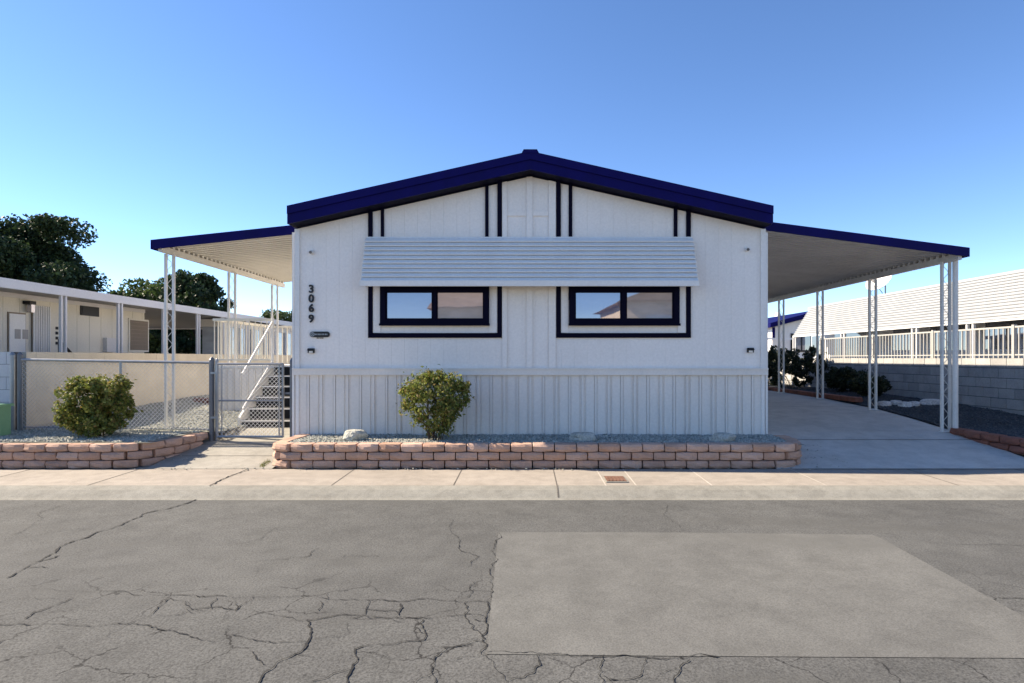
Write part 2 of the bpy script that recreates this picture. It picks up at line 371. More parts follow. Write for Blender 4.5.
# cracks in the street (thin ragged ribbons lying on the asphalt)
CR=[
 [(0,578.6),(15,572),(34.6,564),(52,553),(69,544),(92,535.5),(119,526),(142.5,514),(165.6,509),(196,499.7)],
 [(208,489),(217.6,481.6),(248,469.5)],
 [(15,535),(44,518),(37,513),(83,500)],
 [(31,589),(60,591),(96,594),(120,593),(160,596),(192,595),(240,597),(300,598),(340,599),(400,600.5),(459,600.5),(490,602)],
 [(-20,624),(6,626),(69,625),(123,626),(165.6,632),(215.6,643)],[(75,598),(50,607),(23,620)],[(-10,603),(20,598),(60,600)],
 [(169,598),(150,616),(123,628)],[(154,617),(180,615),(210,609),(250,611),(304,618),(340,617),(359,618),(417,619.5),(467,615.6),(488,620)],
 [(227,636),(277,642.6),(310,641),(340,635.6)],[(253,690),(262,677),(281,662.6),(308,649),(311,635),(307,620)],
 [(254,651),(264,666)],[(244.5,601),(233,612.5)],[(318,601),(320,611)],[(215,598),(208,610)],
 [(450,520),(452,532),(463,551),(477,557),(465,568)],[(475,582),(473,593),(459,600)],
 [(364,601),(363,614.5),(350,619)],[(400,604),(398,617)],[(419,620),(421,639.5),(400,643),(359,651),(353.5,666.4),(345,690)],
 [(486,643),(440,647),(436,668),(435,690)],[(410,690),(418,676),(434,670)],[(463,601),(465,616),(473,630),(486,640)],
 [(477,600),(490,601)],[(473,619),(488,620)],[(490,655),(496,668),(502,678),(508,690)],[(540,655),(542,666),(530,675),(509,682)],
 [(606,655),(604,668),(602,690)],[(644,657),(642,676),(606,678)],[(690,660),(680,670),(668,684)],[(656,672),(680,670)],
 [(665,505),(665,514),(672,520),(684,530)],[(926,543),(970,545),(1030,545)],[(992,597),(1008,599),(1030,601)],
 [(498,533),(494,580),(488,630),(486,655)],[(486,655),(560,656),(640,657),(720,658.5)],[(560,600.5),(560,600.8)],
 [(380,683),(370,690)],[(0,640),(-20,655)],[(490,655),(455,662),(440,662)],[(330,560),(350,556),(380,558)],
 [(310,683),(330,676),(352,668)],[(100,640),(123,628)],[(230,546),(260,541),(275,528)],
 [(170,598),(190,606),(204,611)],[(318,548),(305,556),(240,563),(215,570)]]
WD=[2.4,1.6,.7,.8,.8,1.0,.4,.9,.8,.6,1.2,.8,1.1,.9,.6,.8,.8,1.1,1.3,1.1,1.2,.8,.8,1,1,.9,1,1.3,1.1,1,.7,.6,.4,.9,.9,.9,.1,.6,.4,.5,.3,.5,.4,.3,.4,.3]
cm=MB()
def crack_xy(P,wd,lift,depth=0):
    out=[]
    for a,b in zip(P,P[1:]):
        L=math.dist(a,b); n=max(2,int(L/.018))
        for i in range(n):
            t=i/n; out.append((a[0]+(b[0]-a[0])*t,a[1]+(b[1]-a[1])*t))
    out.append(P[-1])
    L=[];Rr=[]; seed=rnd.random()*50; cs=[]
    for i,(x,y) in enumerate(out):
        q=out[min(i+1,len(out)-1)]; p=out[max(i-1,0)]; d=Vector((q[0]-p[0],q[1]-p[1],0))
        if d.length<1e-6: d=Vector((1,0,0))
        d.normalize(); nrm=Vector((-d.y,d.x,0))
        N=lambda f,o: noise.noise(Vector((x*f,y*f,seed+o)))
        off=.05*N(3,0)+.030*N(9,1)+.016*N(24,2)+.006*N(70,3)
        ww=.0040*wd*min(1.8,max(.34,.80+1.0*N(3,9)+1.3*N(14,4)+.9*N(55,5)))
        if i in(0,len(out)-1): ww=.0005
        c=Vector((x,y,0))+nrm*off; cs.append((c.x,c.y))
        for lst,s_,f in ((L,1,40),(Rr,-1,47)):
            v=c+nrm*ww*s_*(1+.6*noise.noise(Vector((x*90,y*90,f)))); lst.append((v.x,v.y,G(v.y)+lift))
    n=len(L); cm.add(L+Rr,[(i,i+1,n+i+1,n+i) for i in range(n-1)])
    if depth<2:
        tot=len(out)*.018; k=int(tot*(1.1 if depth==0 else .8)+rnd.random())
        for _ in range(k):
            c=rnd.choice(cs); 
            if c[1]>6.5: continue
            a=rnd.uniform(0,6.28); ln=rnd.uniform(.05,.32)*(1 if depth==0 else .6); pts=[c]
            for _q in range(3):
                a+=rnd.uniform(-.6,.6); pts.append((pts[-1][0]+ln/3*math.cos(a),pts[-1][1]+ln/3*math.sin(a)))
            if pts[-1][0]>-.25 and 3.2<pts[-1][1]<5.5: continue
            crack_xy(pts,wd*.5,lift,depth+1)
for i,c in enumerate(CR):
    w_=.85*min(2.2,max(.6,WD[i] if i<len(WD) else .5))
    crack_xy([onground(px,py)[:2] for px,py in c],w_,.0055)
struct(build(cm,'road_cracks','crack'))

# ------------------------------------------------------------------ block walls (retaining beds)
def proto_block(k,L=.292,D=.2,H=.108):
    r=random.Random(k)
    bm=bmesh.new(); bmesh.ops.create_cube(bm,size=1)
    bmesh.ops.subdivide_edges(bm,edges=bm.edges[:],cuts=2,use_grid_fill=True)
    for v in bm.verts:
        x,y,z=v.co
        v.co=Vector((x*L,y*D,z*H))
        if y<-.4:     # rough split face, pulled in at its borders
            v.co.y+= (.016 if abs(z)>.4 else 0)+(.022 if abs(x)>.4 else 0)+r.uniform(-.006,.006)
        v.co.x+=r.uniform(-.003,.003) ; v.co.z+=r.uniform(-.003,.003)*(1 if y<0 else 0)
    bmesh.ops.bevel(bm,geom=[e for e in bm.edges if e.calc_face_angle(0)>.9],offset=.008,segments=1,affect='EDGES')
    vs=[v.co.copy() for v in bm.verts]; bm.verts.index_update(); fs=[tuple(v.index for v in f.verts) for f in bm.faces]; bm.free(); return vs,fs
PB=[proto_block(i,L=.286,H=.104) for i in range(7)]
def block_wall(mb,path,courses,z0,pitch=.299,h=.113,zf=None,setback=0):
    """front side lies to the right of the walking direction"""
    pts=[Vector((x,y,0)) for x,y in path]; seg=[(b-a).length for a,b in zip(pts,pts[1:])]; T=sum(seg)
    def at(s):
        s=max(0,min(T-1e-4,s))
        for a,b,l in zip(pts,pts[1:],seg):
            if s<=l: return a+(b-a)*(s/l),(b-a).normalized()
            s-=l
        return pts[-1],(pts[-1]-pts[-2]).normalized()
    for c in range(courses):
        s=pitch*(.5 if c%2==0 else 0)+pitch*.02
        while s<T-.02:
            pa,_=at(s-pitch*.5); pb,_=at(s+pitch*.5); p,d=at(s)
            d2=(pb-pa); d2=d2.normalized() if d2.length>.05 else d
            p=(pa+pb)/2*.5+p*.5
            vs,fs=PB[rnd.randrange(len(PB))]
            nrm=Vector((d2.y,-d2.x,0))     # outward (front)
            zb=z0+c*h+h/2+(zf(p.x,p.y) if zf else 0)
            j=rnd.uniform(-.008,.008)-c*setback; rz=rnd.uniform(-.02,.02)
            ux=Vector((math.cos(rz)*d2.x-math.sin(rz)*d2.y,math.sin(rz)*d2.x+math.cos(rz)*d2.y,0)); uy=Vector((-ux.y,ux.x,0))
            o=p+nrm*j
            mb.add([(o.x+ux.x*v.x+uy.x*v.y,o.y+ux.y*v.x+uy.y*v.y,zb+v.z+rnd.uniform(-.0005,.0005)) for v in vs],fs)
            s+=pitch
def smoothpath(p,n=2):
    for _ in range(n):
        q=[p[0]]
        for a,b in zip(p,p[1:]):
            q+= [(a[0]*.75+b[0]*.25,a[1]*.75+b[1]*.25),(a[0]*.25+b[0]*.75,a[1]*.25+b[1]*.75)]
        q.append(p[-1]); p=q
    return p
front_path=[(-3.40,9.2),(-3.42,8.55)]+smoothpath([(-3.42,8.55),(-3.42,8.17),(-3.1,8.17)])+[(3.2,8.17)]+smoothpath([(3.2,8.17),(3.72,8.17),(3.86,8.62)])+[(3.88,9.2)]
mb=MB(); block_wall(mb,front_path,3,.045)
o=build(mb,'retaining_wall','block',loc=(.2,8.17,.05)); tag(o,'long low wall of pink bricks, three courses, in front of the white house','brick wall')
left_path=[(-14,8.17),(-6.0,8.17)]+smoothpath([(-6.0,8.17),(-5.32,8.17),(-5.12,8.75)])+[(-5.06,9.38)]
mb=MB(); block_wall(mb,left_path,3,.045)
o=build(mb,'retaining_wall','block',loc=(-8,8.17,.05)); tag(o,'low pink brick wall curving back to the gate, in front of the clipped left bush','brick wall')
mb=MB(); block_wall(mb,[(14,8.17),(7.75,8.17)][::-1],2,.15); block_wall(mb,[(7.10,9.75),(7.22,9.0),(7.38,8.3),(7.6,8.17)],2,.13,zf=lambda x,y:(y-8.17)*.03)
o=build(mb,'retaining_wall','redblock',loc=(7.5,8.3,.05)); tag(o,'short reddish brick edging wall at the right end of the driveway','brick wall')
mb=MB(); block_wall(mb,[(7.3,13.0),(7.27,15),(7.3,20)],1,.585,h=.1)
o=build(mb,'brick_edging','redblock',loc=(7.3,15,.57)); tag(o,'thin red brick edging behind the carport posts beside the dark hedge','brick edging')
mb=MB(); block_wall(mb,[(-7.3,13.2),(-6.4,12.6)],1,.48,h=.09); block_wall(mb,[(-7.3,13.25),(-6.45,12.65)],1,.57,h=.09)
o=build(mb,'brick_edging','redblock',loc=(-6.8,12.9,.48)); tag(o,'short stack of red bricks beside the tan wall behind the chain link fence','brick edging')

# ------------------------------------------------------------------ gravel
OCT=np.array([(1,0,0),(-1,0,0),(0,1,0),(0,-1,0),(0,0,1),(0,0,-1)],float)
OF=np.array([(0,2,4),(2,1,4),(1,3,4),(3,0,4),(2,0,5),(1,2,5),(3,1,5),(0,3,5)])
def gravel(name,mat,areas,zf,size,seed):
    r=np.random.RandomState(seed); V=[];N=0
    for (x0,x1,y0,y1,n,keep) in areas:
        P=np.column_stack([r.uniform(x0,x1,n),r.uniform(y0,y1,n)])
        if keep: P=P[[keep(a,b) for a,b in P]]
        n=len(P); s=r.uniform(.45,1.25,(n,1,1))*size; ax=r.uniform(.6,1.3,(n,1,3))*np.array([1,1,.62])
        v=OCT[None]*ax*s+r.uniform(-.22,.22,(n,6,3))*s
        a=r.uniform(0,6.28,n); ca,sa=np.cos(a)[:,None],np.sin(a)[:,None]
        x=v[:,:,0]*ca-v[:,:,1]*sa; y=v[:,:,0]*sa+v[:,:,1]*ca
        z=v[:,:,2]+np.array([zf(p[0],p[1]) for p in P])[:,None]+r.uniform(0,.012,(n,1))
        V.append(np.stack([x+P[:,0:1],y+P[:,1:2],z],2)); N+=n
    V=np.concatenate(V).reshape(-1,3); Fc=(OF[None]+np.arange(N)[:,None,None]*6).reshape(-1,3)
    me=bpy.data.meshes.new(name); me.from_pydata(V.tolist(),[],Fc.tolist()); me.materials.append(M[mat])
    o=bpy.data.objects.new(name,me); C.objects.link(o); o['kind']='stuff'; return o
# bed in front of the house
bedz=lambda x,y:.355+.012*noise.noise(Vector((x*2,y*2,1)))
mb=MB(); mb.sheet(rng(-3.42,3.86,60),rng(8.2,9.27,8),bedz); struct(build(mb,'planting_bed','soil'))
gravel('gravel','gravel',[(-3.35,3.8,8.24,9.24,17000,None)],bedz,.019,1)
tag(bpy.data.objects['gravel'],'grey gravel filling the raised brick bed under the house front','gravel')
# left garden
def lz(x,y): return max(.385,G(y)+.035)+.02*noise.noise(Vector((x*1.2,y*1.2,4)))
mb=MB(); mb.sheet(rng(-13,-5.15,50),rng(8.2,9.4,8),lz); mb.sheet(rng(-13,-5.0,50),rng(9.4,26,60),lz); struct(build(mb,'side_yard','soil'))
mb=MB(); mb.sheet(rng(-5.0,-3.55,6),rng(10.3,26,30),lambda x,y:G(y)+.02); struct(build(mb,'side_yard','soil'))
kp=lambda x,y: not (x>-5.25 and y<9.3)
g=gravel('gravel','gravel',[(-9,-5.1,8.26,9.5,13000,kp),(-8.0,-5.0,9.5,12,17000,None),(-8,-5,12,15,7000,None),(-5.0,-4.8,9.45,10.6,500,None)],lz,.021,2)
tag(g,'grey green gravel covering the left side yard behind the chain link fence','gravel')
# right garden (dark)
def rz_(x,y): return max(.36,G(y)+.01)+.02*noise.noise(Vector((x*1.2,y*1.2,8)))
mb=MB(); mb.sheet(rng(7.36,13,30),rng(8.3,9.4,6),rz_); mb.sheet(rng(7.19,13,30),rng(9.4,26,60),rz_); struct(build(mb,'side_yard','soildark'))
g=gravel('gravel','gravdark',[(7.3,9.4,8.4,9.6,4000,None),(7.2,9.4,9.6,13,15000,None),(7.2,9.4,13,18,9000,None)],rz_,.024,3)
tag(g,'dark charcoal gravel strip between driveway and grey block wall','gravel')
# dry leaf litter is left as scattered fines

g=gravel('gravel','gravel',[(-5.3,4.0,7.95,8.06,130,None),(-5.0,-4.7,8.2,9.2,14,None),(3.95,4.5,8.05,9.2,60,None)],lambda x,y:G(y)+.008,.012,4)
tag(g,'few loose pebbles spilled along the foot of the brick beds','gravel')
# ------------------------------------------------------------------ rocks
def rock(cx,cy,cz,sx,sy,sz,mat,label,seed,group=None):
    bm=bmesh.new(); bmesh.ops.create_icosphere(bm,subdivisions=3,radius=1)
    for v in bm.verts:
        p=v.co.copy(); d=1+.28*noise.noise(p*1.3+Vector((seed,0,0)))+.12*noise.noise(p*3.2+Vector((0,seed,0)))
        # facet: clamp against a few planes
        p=p*d
        for k in range(4):
            a=seed*1.7+k*1.9; n=Vector((math.cos(a),math.sin(a),.35*math.sin(a*2))).normalized(); t=p.dot(n)-.78
            if t>0: p-=n*t*.8
        if p.z>.62: p.z=.62+(p.z-.62)*.3
        v.co=Vector((cx+p.x*sx,cy+p.y*sy,cz+p.z*sz))
    mb=MB(); bm.verts.index_update(); mb.add([v.co for v in bm.verts],[tuple(v.index for v in f.verts) for f in bm.faces]); bm.free()
    o=build(mb,'rock',mat,loc=(cx,cy,cz)); tag(o,label,'rock',group); return o
rock(-2.47,8.62,.43,.18,.14,.12,'rock','rounded pale grey boulder on gravel left of the middle bush',2.1)
rock(.84,8.6,.405,.21,.14,.10,'rock','low flat tan rock half buried in the gravel right of the middle bush',5.3)
rock(2.82,8.5,.41,.17,.13,.10,'rock','small angular grey rock near the right end of the front gravel bed',8.4)
for i,(px,s,lab) in enumerate(((884.5,.14,'white rock beside the driveway edge, nearest the third carport post'),(896,.12,'second white rock along the row, small and rounded'),
      (905,.13,'third white rock, in the middle of the row beyond the driveway'),(914,.12,'fourth white rock, just left of the long one'),(931,.26,'largest longest white rock at the right end of the row'))):
    y=12.6+.25*math.sin(i*2); rock((px-CX)*y/F,y,rz_(8,y)+.03,s,.13,.11 if i<4 else .15,'whiterock',lab,i*3.3+1,'white rocks in the dark gravel by the driveway')

# ------------------------------------------------------------------ HOUSE
HY=9.25; XL,XR=-3.57,3.73; XP=.08
def roofz(x,base=3.55,rise=.82): return base+rise*(1-abs(x-XP)/3.65)
H=thing('mobile_home','white single storey mobile home with navy gable roof and two front windows','house',(XP,HY,.35))
HB=22.0
mb=MB(); mb.prism_y([(XL,1.28),(XR,1.28),(XR,roofz(XR)),(XP,roofz(XP)),(XL,roofz(XL))],HY+.012,HB)
# siding sheets with fine vertical grooves, standing proud of the body
edges=[]; x=XL+.075
k=0
while x<XR-.075:
    wdt=min(.203,XR-.075-x); edges.append((x+.0006,x+wdt-.0006)); x+=wdt; k+=1
for a,b in edges:
    pts=[(a,1.395),(b,1.395),(b,roofz(b)-.004)]+([(XP,roofz(XP)-.004)] if a<XP<b else [])+[(a,roofz(a)-.004)]
    mb.prism_y(pts,HY+.006,HY+.02)
build(mb,'wall','siding',H)
# skirting: ribbed panels
mb=MB(); mb.box(XL+.02,XR-.02,HY+.022,HB-.02,.2,1.28)
x=XL+.05; pat=[.13,.045,.13,.028,.045,.028]; i=0
while x<XR-.03:
    wd=min(pat[i%6],XR-.03-x)
    if wd>.05: mb.box(x+.0006,x+wd-.0006,HY+.010,HY+.03,.2,1.285)
    elif wd>.03: mb.box(x+.007,x+wd-.007,HY+.001,HY+.03,.2,1.285)
    x+=wd; i+=1
build(mb,'skirting','skirt',H)
mb=MB(); mb.box(XL-.03,XR+.03,HY-.035,HY+.03,1.285,1.385); mb.box(XL-.03,XR+.03,HY-.05,HY+.03,1.372,1.392); 
build(mb,'skirt_band','skirt',H)
for xx,nm in ((XL,'corner_trim'),(XR-.075,'corner_trim')):
    mb=MB(); mb.box(xx,xx+.075,HY-.018,HY+.05,1.393,roofz(XL)+.0); mb.box(xx+.012,xx+.063,HY-.012,HY+.04,.2,1.284)
    build(mb,nm,'trimwhite',H)
for xx in (XL-.045,XR+.004):
    mb=MB(); mb.box(xx,xx+.035,HY-.0,HY+.06,.25,3.5); build(mb,'downspout','trimwhite',H)
# roof
RT=4.64; FY=8.95
def rt(x): return RT-.225*abs(x-XP)
def rb(x): return rt(x)-.255
xe0,xe1=-3.56,3.715
mb=MB(); mb.prism_y([(xe0,rt(xe0)-.19),(XP,rt(XP)-.19),(xe1,rt(xe1)-.19),(xe1,rt(xe1)-.02),(XP,rt(XP)-.02),(xe0,rt(xe0)-.02)],FY+.03,HB+.3)
roof=build(mb,'roof','roofing',H)
mb=MB(); mb.prism_y([(xe0,rb(xe0)),(XP,rb(XP)),(xe1,rb(xe1)),(xe1,rt(xe1)),(XP,rt(XP)),(xe0,rt(xe0))],FY,FY+.032)
# upper fascia strip standing proud
mb.prism_y([(xe0-.01,rt(xe0)-.11),(XP,rt(XP)-.11),(xe1+.01,rt(xe1)-.11),(xe1+.01,rt(xe1)+.012),(XP,rt(XP)+.012),(xe0-.01,rt(xe0)+.012)],FY-.022,FY-.001)
mb.box(xe0-.012,xe0-.001,FY,HB+.3,rb(xe0)-.0,rt(xe0)); mb.box(xe1+.001,xe1+.012,FY,HB+.3,rb(xe1),rt(xe1))
build(mb,'fascia','navy',H)
mb=MB(); mb.prism_y([(XP-.13,rt(XP)-.02),(XP+.13,rt(XP)-.02),(XP+.10,rt(XP)+.035),(XP-.10,rt(XP)+.035)],FY-.03,HB+.31); build(mb,'ridge_cap','navy',H)
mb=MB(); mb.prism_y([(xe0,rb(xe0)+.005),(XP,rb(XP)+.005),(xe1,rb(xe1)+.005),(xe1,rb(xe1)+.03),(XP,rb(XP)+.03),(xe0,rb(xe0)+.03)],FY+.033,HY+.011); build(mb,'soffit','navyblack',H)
# navy trim boards
def X_(px): return (px-CX)*HY/F
def Z_(py): return EYE+(CY-py)*HY/F
def strip(px0,px1,zb):
    a,b=X_(px0),X_(px1)
    top=[(b,roofz(b)+.02),(a,roofz(a)+.02)]
    build(MB().prism_y([(a,zb),(b,zb)]+top,HY-.020,HY-.001),'trim_board','navyblack',H)
strip(368.4,372.8,Z_(333)); strip(497.4,501.9,Z_(333)); strip(556.2,560.8,Z_(333)); strip(686,690.6,Z_(333))
strip(381,384.2,Z_(300)); strip(485.2,488.6,Z_(300)); strip(568.6,572.2,Z_(300)); strip(673.6,677.2,Z_(300))
for a,b in ((368.4,501.9),(556.2,690.6)): B('trim_board','navyblack',H,X_(a),X_(b),HY-.022,HY-.001,Z_(337.8),Z_(333)-.001)
# white battens of the centre bay
mb=MB()
for a,b in ((526.5,532.5),(548.5,555.8),(502.2,507)):
    mb=MB(); mb.prism_y([(X_(a),1.395),(X_(b),1.395),(X_(b),roofz(X_(b))),(X_(a),roofz(X_(a)))],HY-.013,HY-.001); build(mb,'batten','siding',H)
B('batten','siding',H,X_(507.2),X_(526.3),HY-.011,HY-.001,Z_(216),Z_(211.5))
B('batten','siding',H,X_(532.7),X_(548.3),HY-.011,HY-.001,Z_(216),Z_(211.5))
for a,b in ((373.1,380.7),(489,497.2),(561,568.3),(677.5,685.8)):
    B('batten','siding',H,X_(a),X_(b),HY-.008,HY-.001,Z_(332.8),3.1)
def window(pl,pr,gl,gr,mull,g1,g2):
    f=MB(); x0,x1=X_(pl),X_(pr); zt,zb=Z_(284),Z_(325.6); gx0,gx1,gz1,gz0=X_(gl),X_(gr),Z_(291.5),Z_(319.8)
    y0,y1=HY-.055,HY-.001
    f.box(x0,gx0,y0,y1,zb,zt); f.box(gx1,x1,y0,y1,zb,zt); f.box(gx0,gx1,y0,y1,zb,gz0); f.box(gx0,gx1,y0,y1,gz1,zt)
    w_=build(f,'window','navyblack',H)
    m0,m1=X_(mull[0]),X_(mull[1])
    # inner aluminium sash
    s=MB(); e=.022
    for a,b in ((gx0,m0),(m1,gx1)):
        s.box(a,b,HY-.036,HY-.002,gz0,gz0+e); s.box(a,b,HY-.036,HY-.002,gz1-e,gz1); s.box(a,a+e,HY-.036,HY-.002,gz0+e,gz1-e); s.box(b-e,b,HY-.036,HY-.002,gz0+e,gz1-e)
    build(s,'sash','navyblack',w_)
    B('mullion','navyblack',w_,m0,m1,HY-.05,HY-.002,gz0,gz1)
    B('glass_pane',g1,w_,gx0+.01,m0-.01,HY-.018,HY-.004,gz0+.01,gz1-.01)
    B('glass_pane',g2,w_,m1+.01,gx1-.01,HY-.022,HY-.004,gz0+.01,gz1-.01)
    B('sill','navyblack',w_,x0-.01,x1+.01,HY-.075,HY-.056,zb-.004,zb+.03)
window(380.7,489.3,386,484.3,(433.3,436.6),'glassblue','glasspale')
window(569,678.8,574.4,673.2,(621.4,625.3),'glassblue','glasspale')
# awning of horizontal slats above both windows
aw=MB(); n=10; zt=Z_(238.4); zbot=2.70; ya,yb=HY-.03,8.96
xa,xb=X_(367),X_(691.5)
prof=[]
for i in range(n):
    y0=ya+(yb-ya)*i/n; z0=zt+(zbot-zt)*i/n; y1=ya+(yb-ya)*(i+1)/n; z1=zt+(zbot-zt)*(i+1)/n
    prof.append([(y0-.0,z0),(y0-.012,z0+.002),(y1-.052,z1+.012),(y1-.048,z1-.004),(y1-.010,z1+.004),(y0+.004,z0-.006)])
for i,p in enumerate(prof):
    ex=.075*(i+.5)/n*0
    aw.prism_x(p,xa-ex,xb+ex)
awn=build(aw,'window_awning','alu',H)
mb=MB(); mb.box(xa-.02,xb+.02,8.90,8.925,2.625,2.705); mb.box(xa-.02,xb+.02,8.925,8.97,2.69,2.705); mb.box(xa-.02,xb+.02,8.925,8.95,2.625,2.635)
build(mb,'front_rail','trimwhite',awn)
for xx in (xa-.016,xb+.004,X_(433),X_(530),X_(622)):
    mb=MB(); mb.tube([(xx+.006,HY-.005,2.66),(xx+.006,8.93,2.655)],.01,6); mb.tube([(xx+.006,HY-.02,zt-.02),(xx+.006,8.97,2.71)],.009,6); build(mb,'bracket','alu',awn)
for xx in (xa-.012,xb+.0):
    mb=MB()
    for i in range(n):
        y1=ya+(yb-ya)*(i+1)/n; z1=zt+(zbot-zt)*(i+1)/n
        mb.box(xx,xx+.012,y1-.05,y1+.05,z1+.004,z1+.036)
    build(mb,'end_cap','trimwhite',awn)
B('back_flashing','alu',awn,xa,xb,HY-.028,HY-.021,zt-.03,zt+.02)
# house number, plaque, outlets, lamps
for i,ch in enumerate('3069'):
    mb=MB(); text_at(mb,'6' if ch=='9' else ch,.168,0,0,0,.008)
    sg_=-1 if ch=='9' else 1
    mb.v=[(X_(311.6)+sg_*a,HY-.014+b,Z_(289.3+i*9.6)+sg_*c) for a,b,c in mb.v]; build(mb,'house_number','black',H)
pz=Z_(334.4); px_=X_(320)
mb=MB(); w2=.155; h2=.044
poly=[(px_+w2-h2+h2*math.cos(a),pz+h2*math.sin(a)) for a in [R(-90+15*k) for k in range(13)]]+[(px_-w2+h2+h2*math.cos(a),pz+h2*math.sin(a)) for a in [R(90+15*k) for k in range(13)]]
mb.prism_y(poly,HY-.016,HY-.002); pl=build(mb,'name_plaque','black',H)
mb=MB()
for k in range(24):
    a,b=R(15*k),R(15*(k+1)); c=px_-w2+h2
    q=[(c+r*math.cos(t),HY-.019,pz+r*math.sin(t)) for r in(.020,.034) for t in(a,b)]; mb.add(q,[(0,1,3,2)])
mb.box(px_-w2+h2-.007,px_-w2+h2+.007,HY-.02,HY-.0165,pz-.007,pz+.012)
build(mb,'ring_emblem','galv',pl)
mb=MB()
for i,wl in enumerate((.018,.013,.02,.012,.017,.014,.019,.013)):
    a=px_-.072+i*.0255; mb.box(a,a+wl,HY-.0195,HY-.0165,pz-.011,pz+.011)
build(mb,'lettering','galv',pl)
mb=MB()
for i,wl in enumerate((.022,.014,.018,.02)): 
    a=px_-.05+i*.028; mb.box(a,a+wl,HY-.006,HY-.002,pz-.064,pz-.050)
build(mb,'small_lettering','black',pl)
def outlet(px,py,mat='black'):
    x=X_(px); z=Z_(py); mb=MB(); mb.box(x-.05,x+.05,HY-.028,HY-.002,z-.04,z+.032); mb.prism_x([(HY-.06,z+.0),(HY-.028,z+.034),(HY-.028,z-.0)],x-.05,x+.05)
    o=build(mb,'outlet_cover',mat,H); B('outlet_face','trimwhite',o,x-.028,x+.03,HY-.034,HY-.0285,z-.038,z-.008)
outlet(311.5,350.5); outlet(750,350)
def eyelamp(px,py):
    x=X_(px); z=Z_(py); mb=MB(); r0=.036
    mb.tube([(x,HY-.001,z),(x,HY-.02,z)],r0,12); mb.tube([(x,HY-.02,z),(x,HY-.06,z-.012)],.025,10); 
    o=build(mb,'wall_lamp','trimwhite',H,smooth=False)
    m2=MB(); m2.tube([(x,HY-.06,z-.012),(x+.0,HY-.075,z-.018)],.022,10); build(m2,'lens','galvdark',o)
eyelamp(312,252); eyelamp(746.5,249.3)
# roof plumbing vents further back (outside the roofline seen) are hidden

# ------------------------------------------------------------------ carport & patio cover
def lace_post(x,y,z0,z1,parent,gap=.13,name='post',pipe=False):
    mb=MB(); r=.019
    for s in (-1,1):
        xx=x+s*gap/2
        mb.box(xx-r,xx+r,y-r,y+r,z0,z1)
    b=build(mb,name,'post',parent)
    m2=MB(); L=z1-z0; n=int(L/.22); st=L/n
    for i in range(n):
        za=z0+i*st
        pts=[]
        for k in range(9):
            t=k/8; pts.append((x+ (gap/2-r)*.8*math.sin(2*math.pi*t),y,za+st*t))
        m2.tube(pts,.005,4,False)
    build(m2,'scrollwork','post',b)
    B('foot','post',b,x-gap/2-.03,x+gap/2+.03,y-.035,y+.035,z0-.0,z0+.012)
    return b
def cover(root,x_in,z_in,x_out,z_out,y0,y1,pan,rib,xp,beam_bot,fh):
    """z_* = top of the fascia; pans run from house to beam"""
    sgn=1 if x_out>x_in else -1
    zi=z_in-.04; zo=z_out-.04
    zf=lambda x: zi+(zo-zi)*(x-x_in)/(x_out-x_in)
    mb=MB(); xa_,xb_=(x_in,x_out-sgn*.02)
    poly=[(xa_,zf(xa_)-.012),(xb_,zf(xb_)-.012),(xb_,zf(xb_)),(xa_,zf(xa_))]
    mb.prism_y(poly,y0+.03,y1)
    y=y0+.03
    while y<y1-.02:                     # hanging ribs of the interlocking pans
        poly=[(xa_,zf(xa_)-.024),(xb_,zf(xb_)-.024),(xb_,zf(xb_)-.0125),(xa_,zf(xa_)-.0125)]
        mb.prism_y(poly,y,y+.03); y+=rib
    build(mb,'roof_panel',pan,root)
    mb=MB(); f0=z_in-fh; f1=z_out-fh
    mb.prism_y([(x_in,f0),(x_out,f1),(x_out,z_out),(x_in,z_in)],y0,y0+.028)
    mb.box(x_out-.001*sgn,x_out-.018*sgn,y0+.03,y1,z_out-fh,z_out)
    build(mb,'fascia','navy',root)
    zb1=zf(xp)-.012
    mb=MB(); mb.box(xp-.03,xp+.03,y0+.05,y1-.02,beam_bot,zb1-.045)
    y=y0+.06
    while y<y1-.1: mb.box(xp-.06,xp+.06,y,y+.05,zb1-.02,zb1+.01) if False else mb.box(xp-.03,xp+.03,y,y+rib*.4,zb1-.045,zb1); y+=rib
    build(mb,'beam',pan,root)
    B('ledger','trimwhite',root,x_in,x_in+sgn*.03,y0+.05,y1,z_in-.16,z_in-.1)
    return zf
PC=thing('patio_cover','cream patio roof with navy edge on the left side of the house','patio cover',(-4.8,11.5,.45))
cover(PC,XL-.06,3.70,-6.02,3.45,9.58,14.6,'pan_cream',.15,-5.90,3.27,.15)
lz0=[lz(-5.9,9.9),1.40,1.40]
for y,z0 in zip((9.9,12.0,14.05),lz0): lace_post(-5.90,y,z0,3.275,PC)
CP=thing('carport','grey carport roof with navy edge on white posts over the driveway','carport',(5.5,12,.5))
cover(CP,XR+.055,3.76,7.15,3.325,9.58,20.5,'pan_grey',.15,7.03,3.14,.145)
for y in (9.9,12.05,14.2,16.35,18.5): lace_post(6.99 if y<10 else 7.03,y,G(y)+.005,3.145,CP)
# downspout with elbow at the nearest right post
mb=MB(); zg=G(9.82)
mb.tube([(7.075,9.80,3.16),(7.075,9.80,zg+.10),(7.085,9.77,zg+.05),(7.15,9.72,zg+.03)],.042,8); build(mb,'downspout','post',CP)

